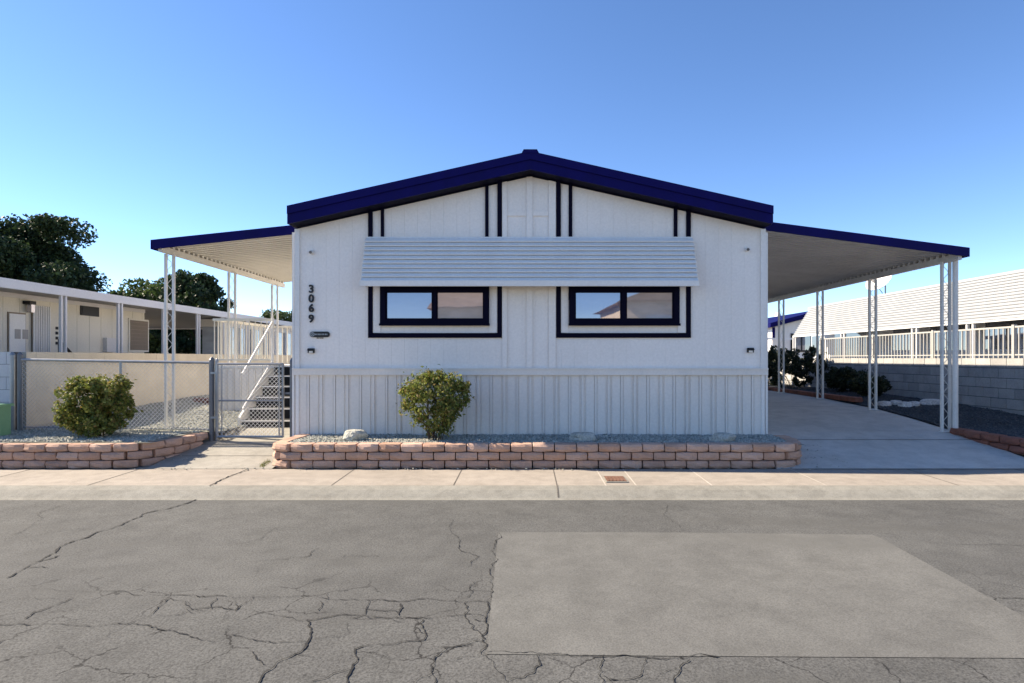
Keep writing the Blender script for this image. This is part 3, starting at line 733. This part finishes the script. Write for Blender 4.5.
# ------------------------------------------------------------------ porch with stairs
P=thing('entry_porch','raised white porch with black riser stairs and sloping white handrail beside the house','porch',(-4.8,11.8,.42))
SX0,SX1=-4.91,-3.62
Ys=[10.30,10.56,10.82,11.08,11.34,11.60,11.68]; Zs=[.325,.475,.66,.845,1.03,1.215,1.40]
for i in range(6):
    z=Zs[i+1]; y=Ys[i]
    sp_=B('step','trimwhite',P,SX0,SX1,y-.02,y+.26 if i<5 else y+.09,z-.022,z)
    B('tread_mat','riser',sp_,SX0+.02,SX1-.02,y+.006,y+(.258 if i<5 else .08),z+.001,z+.006)
    B('riser','riser',P,SX0+.03,SX1-.03,y-.004,y+.010,Zs[i]-(.04 if i==0 else 0),z-.0225)
st=MB(); st.prism_x([(10.28,.36),(10.46,.36),(11.66,1.2),(11.66,1.35),(11.5,1.35),(10.28,.52)],SX0-.045,SX0-.004); build(st,'stringer','trimwhite',P)
mb=MB(); mb.box(-6.15,SX1,11.70,14.4,1.355,1.40); build(mb,'deck','trimwhite',P)
mb=MB(); mb.box(-6.13,SX0-.03,11.74,11.76,.43,1.353)
x=-6.13
while x<SX0-.1: mb.box(x+.003,x+.09,11.725,11.741,.43,1.35); mb.box(x+.1,x+.125,11.715,11.741,.43,1.35); x+=.14
mb.box(-6.13,-6.11,11.76,14.4,.43,1.353); build(mb,'skirt_panel','skirt',P)
hr=MB(); hr.tube([(-4.95,10.45,1.27),(-4.95,11.72,2.28)],.022,8); build(hr,'handrail','whitepaint',P)
hr=MB(); hr.tube([(-4.95,10.45,.66),(-4.95,11.70,1.50)],.016,8); build(hr,'handrail','whitepaint',P)
hr=MB(); hr.tube([(-4.95,11.70,1.40),(-4.95,11.70,2.34)],.025,8); build(hr,'newel_post','whitepaint',P)
rl=MB(); rl.box(-6.15,-4.97,11.73,11.77,2.28,2.33); rl.box(-6.15,-4.97,11.735,11.765,1.50,1.53)
x=-6.13
while x<-5.0: rl.box(x,x+.014,11.743,11.757,1.53,2.28); x+=.115
for y in rng(11.9,14.3,18): rl.box(-6.14,-6.12,y,y+.02,1.53,2.28)
rl.box(-6.15,-6.11,11.77,14.4,2.28,2.33); rl.box(-6.145,-6.115,11.77,14.4,1.50,1.53)
for y in rng(14.4,14.4,1)[:1]:
    rl.box(-6.15,-3.62,14.38,14.42,2.28,2.33)
    x=-6.1
    while x<-3.65: rl.box(x,x+.02,14.39,14.41,1.42,2.28); x+=.115
build(rl,'railing','cream',P)

# ------------------------------------------------------------------ chain link fence and gate
def links(mb,x0,x1,y,z0f,z1f,s=.056,r=.0030):
    a=x0
    H_=1.3
    def seg(xa,za,xb,zb):
        mb.box  # noqa
        d=Vector((xb-xa,0,zb-za)); 
        if d.length<.01: return
        n=Vector((-d.z,0,d.x)).normalized()*r
        mb.add([(xa+n.x,y,za+n.z),(xa-n.x,y,za-n.z),(xa,y-r*1.6,za),(xb+n.x,y,zb+n.z),(xb-n.x,y,zb-n.z),(xb,y-r*1.6,zb)],[(0,2,5,3),(2,1,4,5),(1,0,3,4)])
    x=x0-H_
    while x<x1:
        for sg in (1,-1):
            # line x = x + t (sg=1) or from top
            z0=z0f; z1=z1f
            if sg==1: xa,xb=x,x+(z1-z0)
            else: xa,xb=x+(z1-z0),x
            za,zb=z0,z1
            # clip to [x0,x1]
            def clip(xa,za,xb,zb):
                if max(xa,xb)<x0 or min(xa,xb)>x1: return None
                L=[]
                for (p,q) in (((xa,za),(xb,zb)),((xb,zb),(xa,za))):
                    X,Z=p
                    if X<x0: t=(x0-X)/(q[0]-X); X,Z=x0,Z+(q[1]-Z)*t
                    if X>x1: t=(x1-X)/(q[0]-X); X,Z=x1,Z+(q[1]-Z)*t
                    L.append((X,Z))
                return L
            c=clip(xa,za,xb,zb)
            if c: seg(c[0][0],c[0][1],c[1][0],c[1][1])
        x+=s*1.414/1.2
FYc=9.42
CF=thing('chain_link_fence','galvanised chain link fence in front of the left gravel yard','fence',(-6.4,FYc,.4))
mb=MB(); links(mb,-7.95,-5.0,FYc,.42,1.49); build(mb,'wire_mesh','wire',CF)
mb=MB(); mb.tube([(-8.0,FYc,1.525),(-4.96,FYc,1.475)],.021,8); build(mb,'top_rail','galv',CF)
mb=MB(); mb.tube([(-8.0,FYc,.46),(-4.96,FYc,.42)],.008,5); build(mb,'tension_wire','galv',CF)
def fpost(x,r,z0,z1,par,mat='galv',cap=True,y=FYc):
    mb=MB(); mb.tube([(x,y,z0),(x,y,z1)],r,10)
    if cap: mb.tube([(x,y,z1),(x,y,z1+.015),(x,y,z1+.035),(x,y,z1+.045)],r*1.15,10,True,r1=r*.3)
    return build(mb,'fence_post',mat,par)
fpost(-6.39,.02,.38,1.5,CF,'galv',False); fpost(-7.98,.035,.38,1.60,CF,'galvdark'); fpost(-4.95,.04,.2,1.52,CF,'galvdark'); fpost(-8.1,.035,.38,1.60,CF,'galv')
fpost(-4.87,.026,.21,1.5,CF,'galv',True,y=FYc-.0)
GT=thing('gate','galvanised chain link gate across the walkway in front of the stairs','gate',(-4.2,FYc,.25))
gx0,gx1=-4.83,-3.80; gy=9.36
mb=MB()
mb.tube([(gx0,gy,.31),(gx0,gy,1.46)],.019,8); mb.tube([(gx1,gy,.31),(gx1,gy,1.46)],.019,8)
mb.tube([(gx0,gy,1.455),(gx1,gy,1.455)],.019,8); mb.tube([(gx0,gy,.315),(gx1,gy,.315)],.019,8); mb.tube([(gx0,gy,.88),(gx1,gy,.88)],.014,8)
mb.tube([(gx0+.07,gy,.31),(gx0+.07,gy,1.46)],.009,6); mb.tube([(gx1-.06,gy,.31),(gx1-.06,gy,1.46)],.012,6)
build(mb,'gate_frame','galv',GT)
mb=MB(); links(mb,gx0+.02,gx1-.02,gy,.33,1.44); build(mb,'wire_mesh','wire',GT)
for z in (.6,1.3):
    mb=MB(); mb.box(-4.93,gx0,gy-.02,gy+.02,z,z+.03); build(mb,'hinge','galv',GT)
mb=MB(); mb.box(gx1-.01,gx1+.15,gy-.012,gy+.012,.98,1.01); mb.tube([(gx1+.02,gy-.03,.9),(gx1+.02,gy-.03,1.08)],.012,6); build(mb,'latch','galvdark',GT)
GP=MB(); GP.tube([(-3.66,9.36,.22),(-3.66,9.36,1.50)],.032,10); GP.tube([(-3.66,9.36,1.50),(-3.66,9.36,1.55)],.034,10,r1=.01)
o=build(GP,'gate_post','galvdark',loc=(-3.66,9.36,.22)); tag(o,'dark steel gate post at the left corner of the white house','post')

# ------------------------------------------------------------------ block boundary walls
def cmu(name,mat,mort,axis,c,a0,a1,z0,rows,thick,label,bl=.40,bh=.20,j=.011,cap=True):
    mb=MB(); top=z0+rows*bh
    core=MB()
    if axis=='y': core.box(c+j*1.2,c+thick-j*1.2,a0,a1,z0-.3,top-.004)
    else: core.box(a0,a1,c+j*1.2,c+thick-j*1.2,z0-.3,top-.004)
    for r in range(rows):
        a=a0-(bl/2 if r%2 else 0)
        while a<a1:
            s=max(a,a0)+j/2; e=min(a+bl,a1)-j/2
            if e-s>.03:
                z=z0+r*bh
                dd=rnd.uniform(-.0015,.0015)
                if axis=='y': mb.box(c+dd,c+thick+dd,s,e,z+j/2,z+bh-j/2)
                else: mb.box(s,e,c+dd,c+thick+dd,z+j/2,z+bh-j/2)
            a+=bl
    loc=(c,(a0+a1)/2,z0) if axis=='y' else ((a0+a1)/2,c,z0)
    root=thing(name,label,'wall',loc); build(mb,'block_courses',mat,root); build(core,'mortar',mort,root); return root
cmu('boundary_wall','cmu_grey','mortar','y',9.45,7.9,30,.35,6,.2,'grey concrete block wall along the right side of the driveway')
cmu('boundary_wall','cmu_tan','mortar_tan','y',-8.25,9.62,34,.45,6,.2,'long tan block wall receding behind the left chain link fence',j=.003)
cmu('boundary_wall','cmu_pale','mortar','x',9.42,-16,-8.13,.45,6,.195,'pale grey block wall facing the street at the far left edge',j=.006)
# picket railing on top of the right wall
PR=thing('picket_railing','white metal picket railing on top of the grey block wall','railing',(9.55,14,1.55))
mb=MB(); y=8.0
while y<19.2: mb.box(9.535,9.56,y,y+.022,1.548,2.14); y+=.125
build(mb,'pickets','railgrey',PR)
mb=MB(); mb.box(9.53,9.565,8,19.2,2.14,2.175); mb.box(9.53,9.565,8,19.2,1.60,1.625); build(mb,'rail','railgrey',PR)
for y in (9.4,11.6,13.9,16.3,19.2): B('railing_post','railgrey',PR,9.515,9.58,y,y+.06,1.548,2.2)

# ------------------------------------------------------------------ foliage
def leaves(n,sampler,size,seed,elong=1.8):
    r=np.random.RandomState(seed); P=sampler(n,r); n=len(P)
    d=r.normal(size=(n,3)); d[:,2]+=.35; d/=np.linalg.norm(d,axis=1)[:,None]
    t=r.normal(size=(n,3)); u=np.cross(d,t); u/=np.linalg.norm(u,axis=1)[:,None]; w_=np.cross(d,u)
    s=(size*r.uniform(.55,1.3,(n,1)))
    a=u*s*elong*.5; b=w_*s*.5; nn=np.cross(a,b); nn/=np.linalg.norm(nn,axis=1)[:,None]; bend=nn*s*.18
    V=np.stack([P-a,P-b+bend,P+a,P+b+bend],1).reshape(-1,3)
    f=np.arange(n*4).reshape(-1,4)
    return V,f
def foliage(name,mat,V,f,parent):
    o0=base(parent); me=bpy.data.meshes.new(name); me.from_pydata((V-np.array(o0)).tolist(),[],f.tolist()); me.materials.append(M[mat])
    o=bpy.data.objects.new(name,me); C.objects.link(o); o.parent=parent; return o
def bush(cx,cy,z0,w_,d_,h_,n,label,seed,shape='round',mat='bush',size=.030,stems=14,gap=.1):
    B_=thing('bush',label,'bush',(cx,cy,z0))
    # clump centres spread through the volume
    rr=random.Random(seed)
    cl=[]
    while len(cl)<110:
        u=[rr.uniform(-1,1) for _ in range(3)]
        if shape=='round':
            hz=(u[2]+1)/2; wid=min(1,.42+1.15*hz) if hz<.55 else 1.0-.42*max(0,(hz-.72)/.28)**1.5
            q=math.hypot(u[0],u[1])
            if q>wid: continue
            if q<.45*wid and hz<.8 and rr.random()<.6: continue
        else:
            hz=(u[2]+1)/2; k=abs(u[0])**4+abs(u[1])**4+abs(u[2])**5
            if k>1.05 or (k<.12 and rr.random()<.7): continue
            if hz<.12 and (abs(u[0])>.8): continue
        cl.append((cx+u[0]*w_/2*.9,cy+u[1]*d_/2*.9,z0+.06+hz*(h_-.1),rr.uniform(.05,.14)))
    CL=np.array(cl)
    def samp(n,r):
        i=r.randint(0,len(CL),n); off=r.normal(size=(n,3)); off/=np.linalg.norm(off,axis=1)[:,None]
        off*=CL[i,3:4]*np.power(r.uniform(0,1,(n,1)),.4); P=CL[i,:3]+off
        # stray shoots
        m=r.uniform(size=n)<(.06 if shape=='round' else .02); P[m]+=(P[m]-np.array([cx,cy,z0+h_*.3]))*r.uniform(.02,.16,(m.sum(),1))
        P=P[P[:,2]>z0+.02]; return P
    V,f=leaves(n,samp,size,seed); foliage('foliage',mat,V,f,B_)
    mb=MB()
    for i in range(stems):
        c=rr.choice(cl); a=rr.uniform(0,6.28)
        bx,by=cx+.1*math.cos(a),cy+.08*math.sin(a)
        mb.tube([(bx,by,z0-.03),(bx*.6+c[0]*.4+rr.uniform(-.03,.03),by*.6+c[1]*.4,z0+(c[2]-z0)*.55),(c[0],c[1],c[2])],.009,5,True,r1=.003)
    build(mb,'branches','bark',B_); return B_
bush(-1.30,8.66,.36,1.04,.85,1.0,7000,'loose yellow green bush growing in front of the house skirting',11)
bush(-6.30,8.78,.39,.90,.72,.86,17000,'dense clipped boxy green bush beside the chain link fence',12,'box')
def tree(name,x,y,z0,h,w_,n,mat,label,seed,size=.16,low=.25,group=None,zs=None):
    T=thing(name,label,'tree',(x,y,z0),group)
    rr=random.Random(seed); cz=z0+h*(low+1)/2; hz=h*(1-low)/2
    cl=[]
    while len(cl)<85:
        u=Vector([rr.uniform(-1,1) for _ in range(3)])
        if u.length>1 or (u.length<.5 and rr.random()<.75): continue
        s=1+.22*noise.noise(Vector((u.x*2+seed,u.y*2,u.z*2)))
        cl.append((x+u.x*w_/2*s,y+u.y*w_/2*.8*s,cz+u.z*hz*s,rr.uniform(.09,.17)*w_))
    CL=np.array(cl)
    def samp(n,r):
        i=r.randint(0,len(CL),n); off=r.normal(size=(n,3)); off/=np.linalg.norm(off,axis=1)[:,None]
        off[:,2]*=.7
        return CL[i,:3]+off*CL[i,3:4]*np.power(r.uniform(0,1,(n,1)),.45)
    V,f=leaves(n,samp,size,seed,1.5); foliage('crown',mat,V,f,T)
    mb=MB(); mb.tube([(x,y,z0-.2),(x+.1,y,z0+h*.2),(x,y+.1,z0+h*.42)],.03*w_,9,True,r1=.02*w_)
    for i in range(12):
        c=rr.choice(cl); zb=z0+h*rr.uniform(.2,.42); mb.tube([(x,y,zb),((x+c[0])/2,(y+c[1])/2,(zb+c[2])/2+.1),c[:3]],.012*w_,6,True,r1=.004*w_)
    build(mb,'trunk','bark',T); return T
tree('leafy_tree',-24.6,28,.6,8.1,7.6,90000,'treeleaf','large dark leafy tree rising behind the cream neighbouring house',21,.125,.10)
tree('leafy_tree',-20.8,34,.6,5.3,6.4,26000,'treeleaf2','lighter green tree behind the open porch of the left neighbour',22,.15,.1)
tree('leafy_tree',-16.8,30.5,.6,5.3,3.6,16000,'treeleaf','dark tree seen through the posts at the end of the cream house',23,.14,.05)
tree('leafy_tree',-24,36,.6,5.0,4.0,12000,'treeleaf2','small pale green treetop between the two bigger left trees',24,.15,.1)
tree('leafy_tree',-18.5,46,.6,4.6,4.6,9000,'treeleaf2','distant low treetop showing just above the roofline left of the house',25,.15,.2)
# dark hedge beyond the driveway on the right
for i,(x,y,w_,h_,lab) in enumerate(((8.35,18.6,2.3,1.3,'dark shrub on the right yard just behind the second carport post from the back'),
      (8.3,20.6,2.4,1.3,'dark shrub at the far end of the driveway beside the house corner'),(8.9,16.6,1.2,.7,'dark shrub between the two middle carport posts against the block wall'),
      (8.5,14.7,.95,.5,'low dark shrub behind the white rocks'),(7.9,23.0,2.0,1.15,'farthest dark shrub beyond the carport'))):
    bush(x,y,rz_(x,y)-.02,w_,w_*.75,h_,7000,lab,40+i,'round','hedgeleaf',.05,8)
# dry weeds at the walkway corner
mb=MB()
for i in range(60):
    x=-3.6+rnd.uniform(-.03,.05); y=8.1+rnd.uniform(0,.25); z=G(y); a=rnd.uniform(0,6.28)
    mb.add([(x-.004,y,z),(x+.004,y,z),(x+.03*math.cos(a),y+.02*math.sin(a),z+rnd.uniform(.03,.07))],[(0,1,2)])
o=build(mb,'weeds','bush',loc=(-3.6,8.2,.08)); o['kind']='stuff'; tag(o,'few small weeds at the foot of the brick wall by the walkway','weeds')

# ------------------------------------------------------------------ green utility pedestal
GX=-7.75
GB=thing('utility_pedestal','green plastic utility box cut by the left edge behind the pink bricks','utility box',(-7.85,8.75,.39))
mb=MB(); mb.box(-8.2,-7.72,8.6,8.95,.38,.83); build(mb,'body','green',GB)
mb=MB(); mb.prism_x([(8.57,.832),(8.98,.832),(8.96,.87),(8.59,.87)],-8.23,-7.69); build(mb,'lid','green',GB)
mb=MB()
for i in range(6): mb.box(-8.17,-7.75,8.585,8.599,.43+i*.06,.46+i*.06)
build(mb,'vent_slats','green',GB)

# ------------------------------------------------------------------ left neighbour house
NX=-10.6; RX=-9.6
N=thing('neighbour_house','long cream neighbouring mobile home with flat white porch roof behind the tan wall','house',(NX,12,.5))
mb=MB(); mb.box(-17,NX-.012,9.7,16.6,.4,2.9)
y=9.7
while y<16.55: mb.box(NX-.014,NX,y+.004,min(y+.4,16.6)-.004,.45,2.88); y+=.4
build(mb,'wall','cream',N)
mb=MB(); mb.box(-17.2,RX-.03,9.4,27,2.90,2.96); build(mb,'roof','greysoff',N)
mb=MB(); mb.box(RX-.03,RX,9.4,27,2.85,3.03); mb.box(RX-.1,RX-.031,9.4,27,2.85,2.88); mb.box(-17.2,RX,27,27.03,2.85,3.03); build(mb,'fascia','creamtrim',N)
mb=MB(); mb.box(NX+.002,NX+.02,9.7,16.6,2.8,2.895); build(mb,'frieze','creamtrim',N)
for y in (10.5,12.36,14.1,15.85,17.5,18.9,20.6,22.4,24.6): lace_post(RX-.04,y,.5,2.85,N,gap=.0,name='post') if False else build(MB().box(RX-.07,RX-.02,y,y+.045,.5,2.848).box(RX-.07,RX-.02,y+.12,y+.165,.5,2.848),'post','creamtrim',N)
def npt(px,py,X=NX): 
    y=X*F/(px-CX); return y, EYE+(CY-py)*y/F
def nbox(name,mat,px0,px1,py0,py1,t0=.003,t1=.03,parent=N,X=NX):
    ya,_=npt(px0,0,X); yb,_=npt(px1,0,X); ym=(ya+yb)/2
    z1=EYE+(CY-py0)*ym/F; z0=EYE+(CY-py1)*ym/F
    return build(MB().box(X+t0,X+t1,ya,yb,z0,z1),name,mat,parent),(ya,yb,z0,z1)
nbox('door_frame','brown',7,25,312.5,372,.003,.02)
d,(ya,yb,z0,z1)=nbox('door','whitepaint',8,24,314,372,.021,.035)
for i in range(2): B('door_window','greysoff',d,NX+.036,NX+.041,ya+.12+.19*i,ya+.26+.19*i,1.95,2.15)
d,(ya,yb,z0,z1)=nbox('security_door','brown',31,47,306,368)
mb=MB(); q=rng(ya,yb,9)
for y in q: mb.box(NX+.05,NX+.07,y-.012,y+.012,z0,z1)
for z in (z0+.02,(z0+z1)/2,z1-.02): mb.box(NX+.045,NX+.05,ya,yb,z-.02,z+.02)
build(mb,'bars','whitepaint',d)
y,z=npt(26,303); mb=MB(); mb.box(NX+.003,NX+.16,y-.09,y+.07,z-.03,z+.04); lm=build(mb,'porch_lamp','black',N)
mb=MB(); mb.box(NX+.05,NX+.15,y-.04,y+.05,z-.2,z-.035); build(mb,'lamp_glass','glasspale',lm)
for i in range(4):
    y,z=npt(56.5,328+i*5); mb=MB(); vs,fs=textmesh('3069'[i],.11,.006); 
    if i!=9: mb.box(NX+.003,NX+.02,y-.03,y+.03,z-.035,z+.03); build(mb,'number_tile','black',N)
for dy in (0,.45):
    y,z=npt(47+dy*10,345); mb=MB(); mb.tube([(NX+.5,y-.3,1.95-dy*.3),(NX+.5,y+.45,1.35-dy*.3)],.02,6); mb.tube([(NX+.5,y-.3,1.95-dy*.3),(NX+.5,y-.3,.6)],.02,6); build(mb,'stair_rail','black',N)
v,(ya,yb,z0,z1)=nbox('vent_window','black',80,98,306.5,316); B('pane','black',v,NX+.031,NX+.036,ya+.04,yb-.04,z0+.04,z1-.04)
v,(ya,yb,z0,z1)=nbox('window','cream',128,148,319,352,.003,.025); B('blind','brown',v,NX+.026,NX+.032,ya+.05,yb-.05,z0+.05,z1-.05)
mb=MB()
for k in range(8): mb.box(NX+.033,NX+.036,ya+.05,yb-.05,z0+.1+k*.1,z0+.11+k*.1)
build(mb,'slats','tile',v)
nbox('meter_box','creamtrim',103,112,338,352,.003,.1)
# far screened porch of the same home
S=thing('screened_porch','pale blue screened porch with white frame behind the deck railing','porch',(-10.4,23,.5))
mb=MB(); mb.box(-10.9,-10.0,19.9,27,.4,1.55); mb.box(-10.9,-10.0,19.9,27,2.6,2.846); 
for y in rng(19.9,26.9,7): mb.box(-10.06,-10.0,y,y+.12,1.55,2.6)
build(mb,'frame','trimwhite',S)
mb=MB(); mb.box(-10.8,-10.08,19.95,26.95,1.55,2.6); build(mb,'screen_panel','glasswash',S)
# beyond: white shed/home glimpsed between patio posts
S2=thing('white_building','white building with grey low roof seen beyond the end of the patio cover','building',(-14,38,.6))
mb=MB(); mb.box(-13.5,-8,34,42,.5,2.9); build(mb,'wall','trimwhite',S2)
mb=MB(); mb.prism_y([(-13.9,2.9),(-7.6,2.9),(-7.8,3.1),(-10.5,3.35),(-13.7,3.1)],33.7,42.3); build(mb,'roof','greysoff',S2)
B('window','glasswash',S2,-12.9,-11.8,33.96,33.995,1.6,2.6)

# ------------------------------------------------------------------ right neighbour house
RN=thing('neighbour_house','white neighbouring home with long slatted white awning beyond the grey wall','house',(12.4,15,.5))
WX=12.4
mb=MB(); mb.box(WX+.012,20,6,25.3,.4,3.6)
y=6.0
while y<25.2: mb.box(WX,WX+.014,y+.004,y+.396,.45,3.58); y+=.4
build(mb,'wall','trimwhite',RN)
mb=MB(); mb.prism_y([(12.15,3.60),(20.3,3.60),(20.3,3.72),(16.2,4.05),(12.15,3.72)],5.8,25.6); build(mb,'roof','greysoff',RN)
mb=MB(); n=15
for i in range(n):
    x0=12.2-1.2*i/n; x1=12.2-1.2*(i+1)/n; z0=3.72-1.27*i/n; z1=3.72-1.27*(i+1)/n
    yy=25.4-.6*0
    mb.prism_y([(x0,z0),(x0,z0+.01),(x1-.055,z1+.012),(x1-.05,z1-.006)][::-1],6.2,25.4-1.0*(i+1)/n*1.0+.0)
    
ra=build(mb,'slatted_awning','awnwhite',RN)
B('edge_rail','whitepaint',ra,10.955,11.0,6.2,24.4,2.40,2.455)
mb=MB(); mb.prism_y([(12.2,3.70),(12.2,3.66),(11.0,2.41),(10.97,2.45)],24.4,24.43)
for y in (8.2,10.6,12.4,14.6,16.7,20.5,24.2): build(MB().box(10.98,11.05,y,y+.05,.5,2.41).box(10.98,11.05,y+.2,y+.25,.5,2.41),'post','whitepaint',RN)
def rbox(name,mat,px0,px1,z0,z1,t0=-.03,t1=-.002,parent=RN):
    ya,yb=WX*F/(px0-CX),WX*F/(px1-CX); return build(MB().box(WX+t0,WX+t1,ya,yb,z0,z1),name,mat,parent)
def rwin(px0,px1,z0,z1,g):
    f=rbox('window','whitepaint',px0,px1,z0,z1); ya,yb=sorted((WX*F/(px0-CX),WX*F/(px1-CX)))
    B('pane',g,f,WX-.04,WX-.031,ya+.06,yb-.06,z0+.06,z1-.06)
rwin(985,1040,1.72,2.75,'glassdark'); rwin(1060,1120,1.72,2.75,'glassdark'); rwin(930,975,1.72,2.75,'glassdark'); rwin(893,915,1.75,2.75,'glassdark'); rwin(835,868,1.55,2.6,'glassdark'); rwin(812,822,1.6,2.55,'glassdark')
# satellite dish on its roof
SD=thing('satellite_dish','white satellite dish above the slatted awning roof of the right neighbour','satellite dish',(12.7,21.3,3.7))
mb=MB(); cx,cy,cz=12.78,21.3,4.22; rings=7; seg=24; dvec=Vector((-.75,-.25,.5)).normalized(); u=dvec.cross(Vector((0,0,1))).normalized(); v_=dvec.cross(u)
vs=[]
for side in (0,1):
    for i in range(rings+1):
        r=.50*i/rings
        for k in range(seg):
            a=2*math.pi*k/seg; p=Vector((cx,cy,cz))+u*r*math.cos(a)+v_*r*.9*math.sin(a)+dvec*(.16*(r/.42)**2-side*.012); vs.append(p)
fs=[]
for side in (0,1):
    b0=side*(rings+1)*seg
    for i in range(rings):
        for k in range(seg): fs.append((b0+i*seg+k,b0+i*seg+(k+1)%seg,b0+(i+1)*seg+(k+1)%seg,b0+(i+1)*seg+k))
mb.add(vs,fs); build(mb,'dish','whitepaint',SD,smooth=False)
p=Vector((cx,cy,cz)); q=p+dvec*.5-Vector((0,0,.2))
mb=MB(); mb.tube([(p-Vector((0,0,.36))),q],.014,6); build(mb,'feed_arm','galv',SD)
mb=MB(); mb.tube([q-dvec*.06,q+dvec*.08],.05,8); build(mb,'receiver','greysoff',SD)
mb=MB(); mb.tube([(cx+.1,cy,3.6),(cx+.1,cy,cz-.1),(cx,cy,cz)],.025,8); build(mb,'mast','galv',SD)
# far right house with navy trim
FH=thing('neighbour_house','distant pale house with navy roof edge and black framed window past the driveway','house',(16,34,.6))
mb=MB(); mb.prism_y([(14.1,.5),(20,.5),(20,3.4),(17,4.05),(14.1,3.3)],34,46); build(mb,'wall','trimwhite',FH)
mb=MB(); mb.prism_y([(13.8,3.27),(17,4.1),(20.4,3.3),(20.4,3.52),(17,4.36),(13.8,3.52)],33.5,46.4); build(mb,'roof','navy',FH)
B('corner_board','navy',FH,14.1,14.25,33.96,33.998,2.6,3.3)
wn=B('window','black',FH,15.15,16.35,33.95,33.998,1.9,2.95); B('pane','glassdark',wn,15.25,15.7,33.94,33.949,2.0,2.85); B('pane','glassdark',wn,15.8,16.25,33.94,33.949,2.0,2.85)
B('porch_rail','whitepaint',FH,13.2,15.0,33.5,33.56,2.58,2.68)
WB=thing('white_building','low white building with pale roof at the far end of the driveway','building',(12,44,.6))
mb=MB(); mb.box(8,15.5,44,50,.5,3.4); build(mb,'wall','trimwhite',WB)
mb=MB(); mb.prism_y([(7.6,3.4),(15.9,3.4),(15.9,3.6),(12,4.2),(7.6,3.6)],43.6,50.4); build(mb,'roof','creamtrim',WB)
RV=MB(); RV.tube([(18.9,44.5,3.6),(18.9,44.5,4.55)],.12,10); RV.tube([(18.9,44.5,4.55),(18.9,44.5,4.75),(18.9,44.5,4.95)],.3,12,r1=.14)
o=build(RV,'roof_vent','creamtrim',loc=(18.9,44.5,3.6)); tag(o,'white round roof vent above the far buildings right of the house','roof vent')
o.location.x-=0

# ------------------------------------------------------------------ houses across the street (mirrored in the windows)
def opp(x0,x1,y,zw,label,two,mat='stucco'):
    o=thing('stucco_house',label,'house',((x0+x1)/2,y,.1))
    mb=MB(); mb.box(x0,x1,y-9,y,.05,zw); build(mb,'wall',mat,o)
    xm=(x0+x1)/2; mb=MB(); mb.prism_x([(y-9.4,zw+.002),(y+.4,zw+.002),(y-4.5,zw+1.5)][::1],x0-.4,x1+.4) if not two else mb.prism_y([(x0-.4,zw+.002),(x1+.4,zw+.002),(xm,zw+1.1)],y-9.4,y+.4)
    build(mb,'roof','tile',o)
    for k in range(2): B('window','glassdark',o,x0+1+k*(x1-x0)/2,x0+2.2+k*(x1-x0)/2,y+.003,y+.04,zw-1.9,zw-.8)
opp(4.7,10.5,-9.5,4.3,'tan stucco house across the street mirrored in the right window',True)
opp(-4.2,-0.4,-9.5,3.9,'lower tan house across the street mirrored in the left window',False)
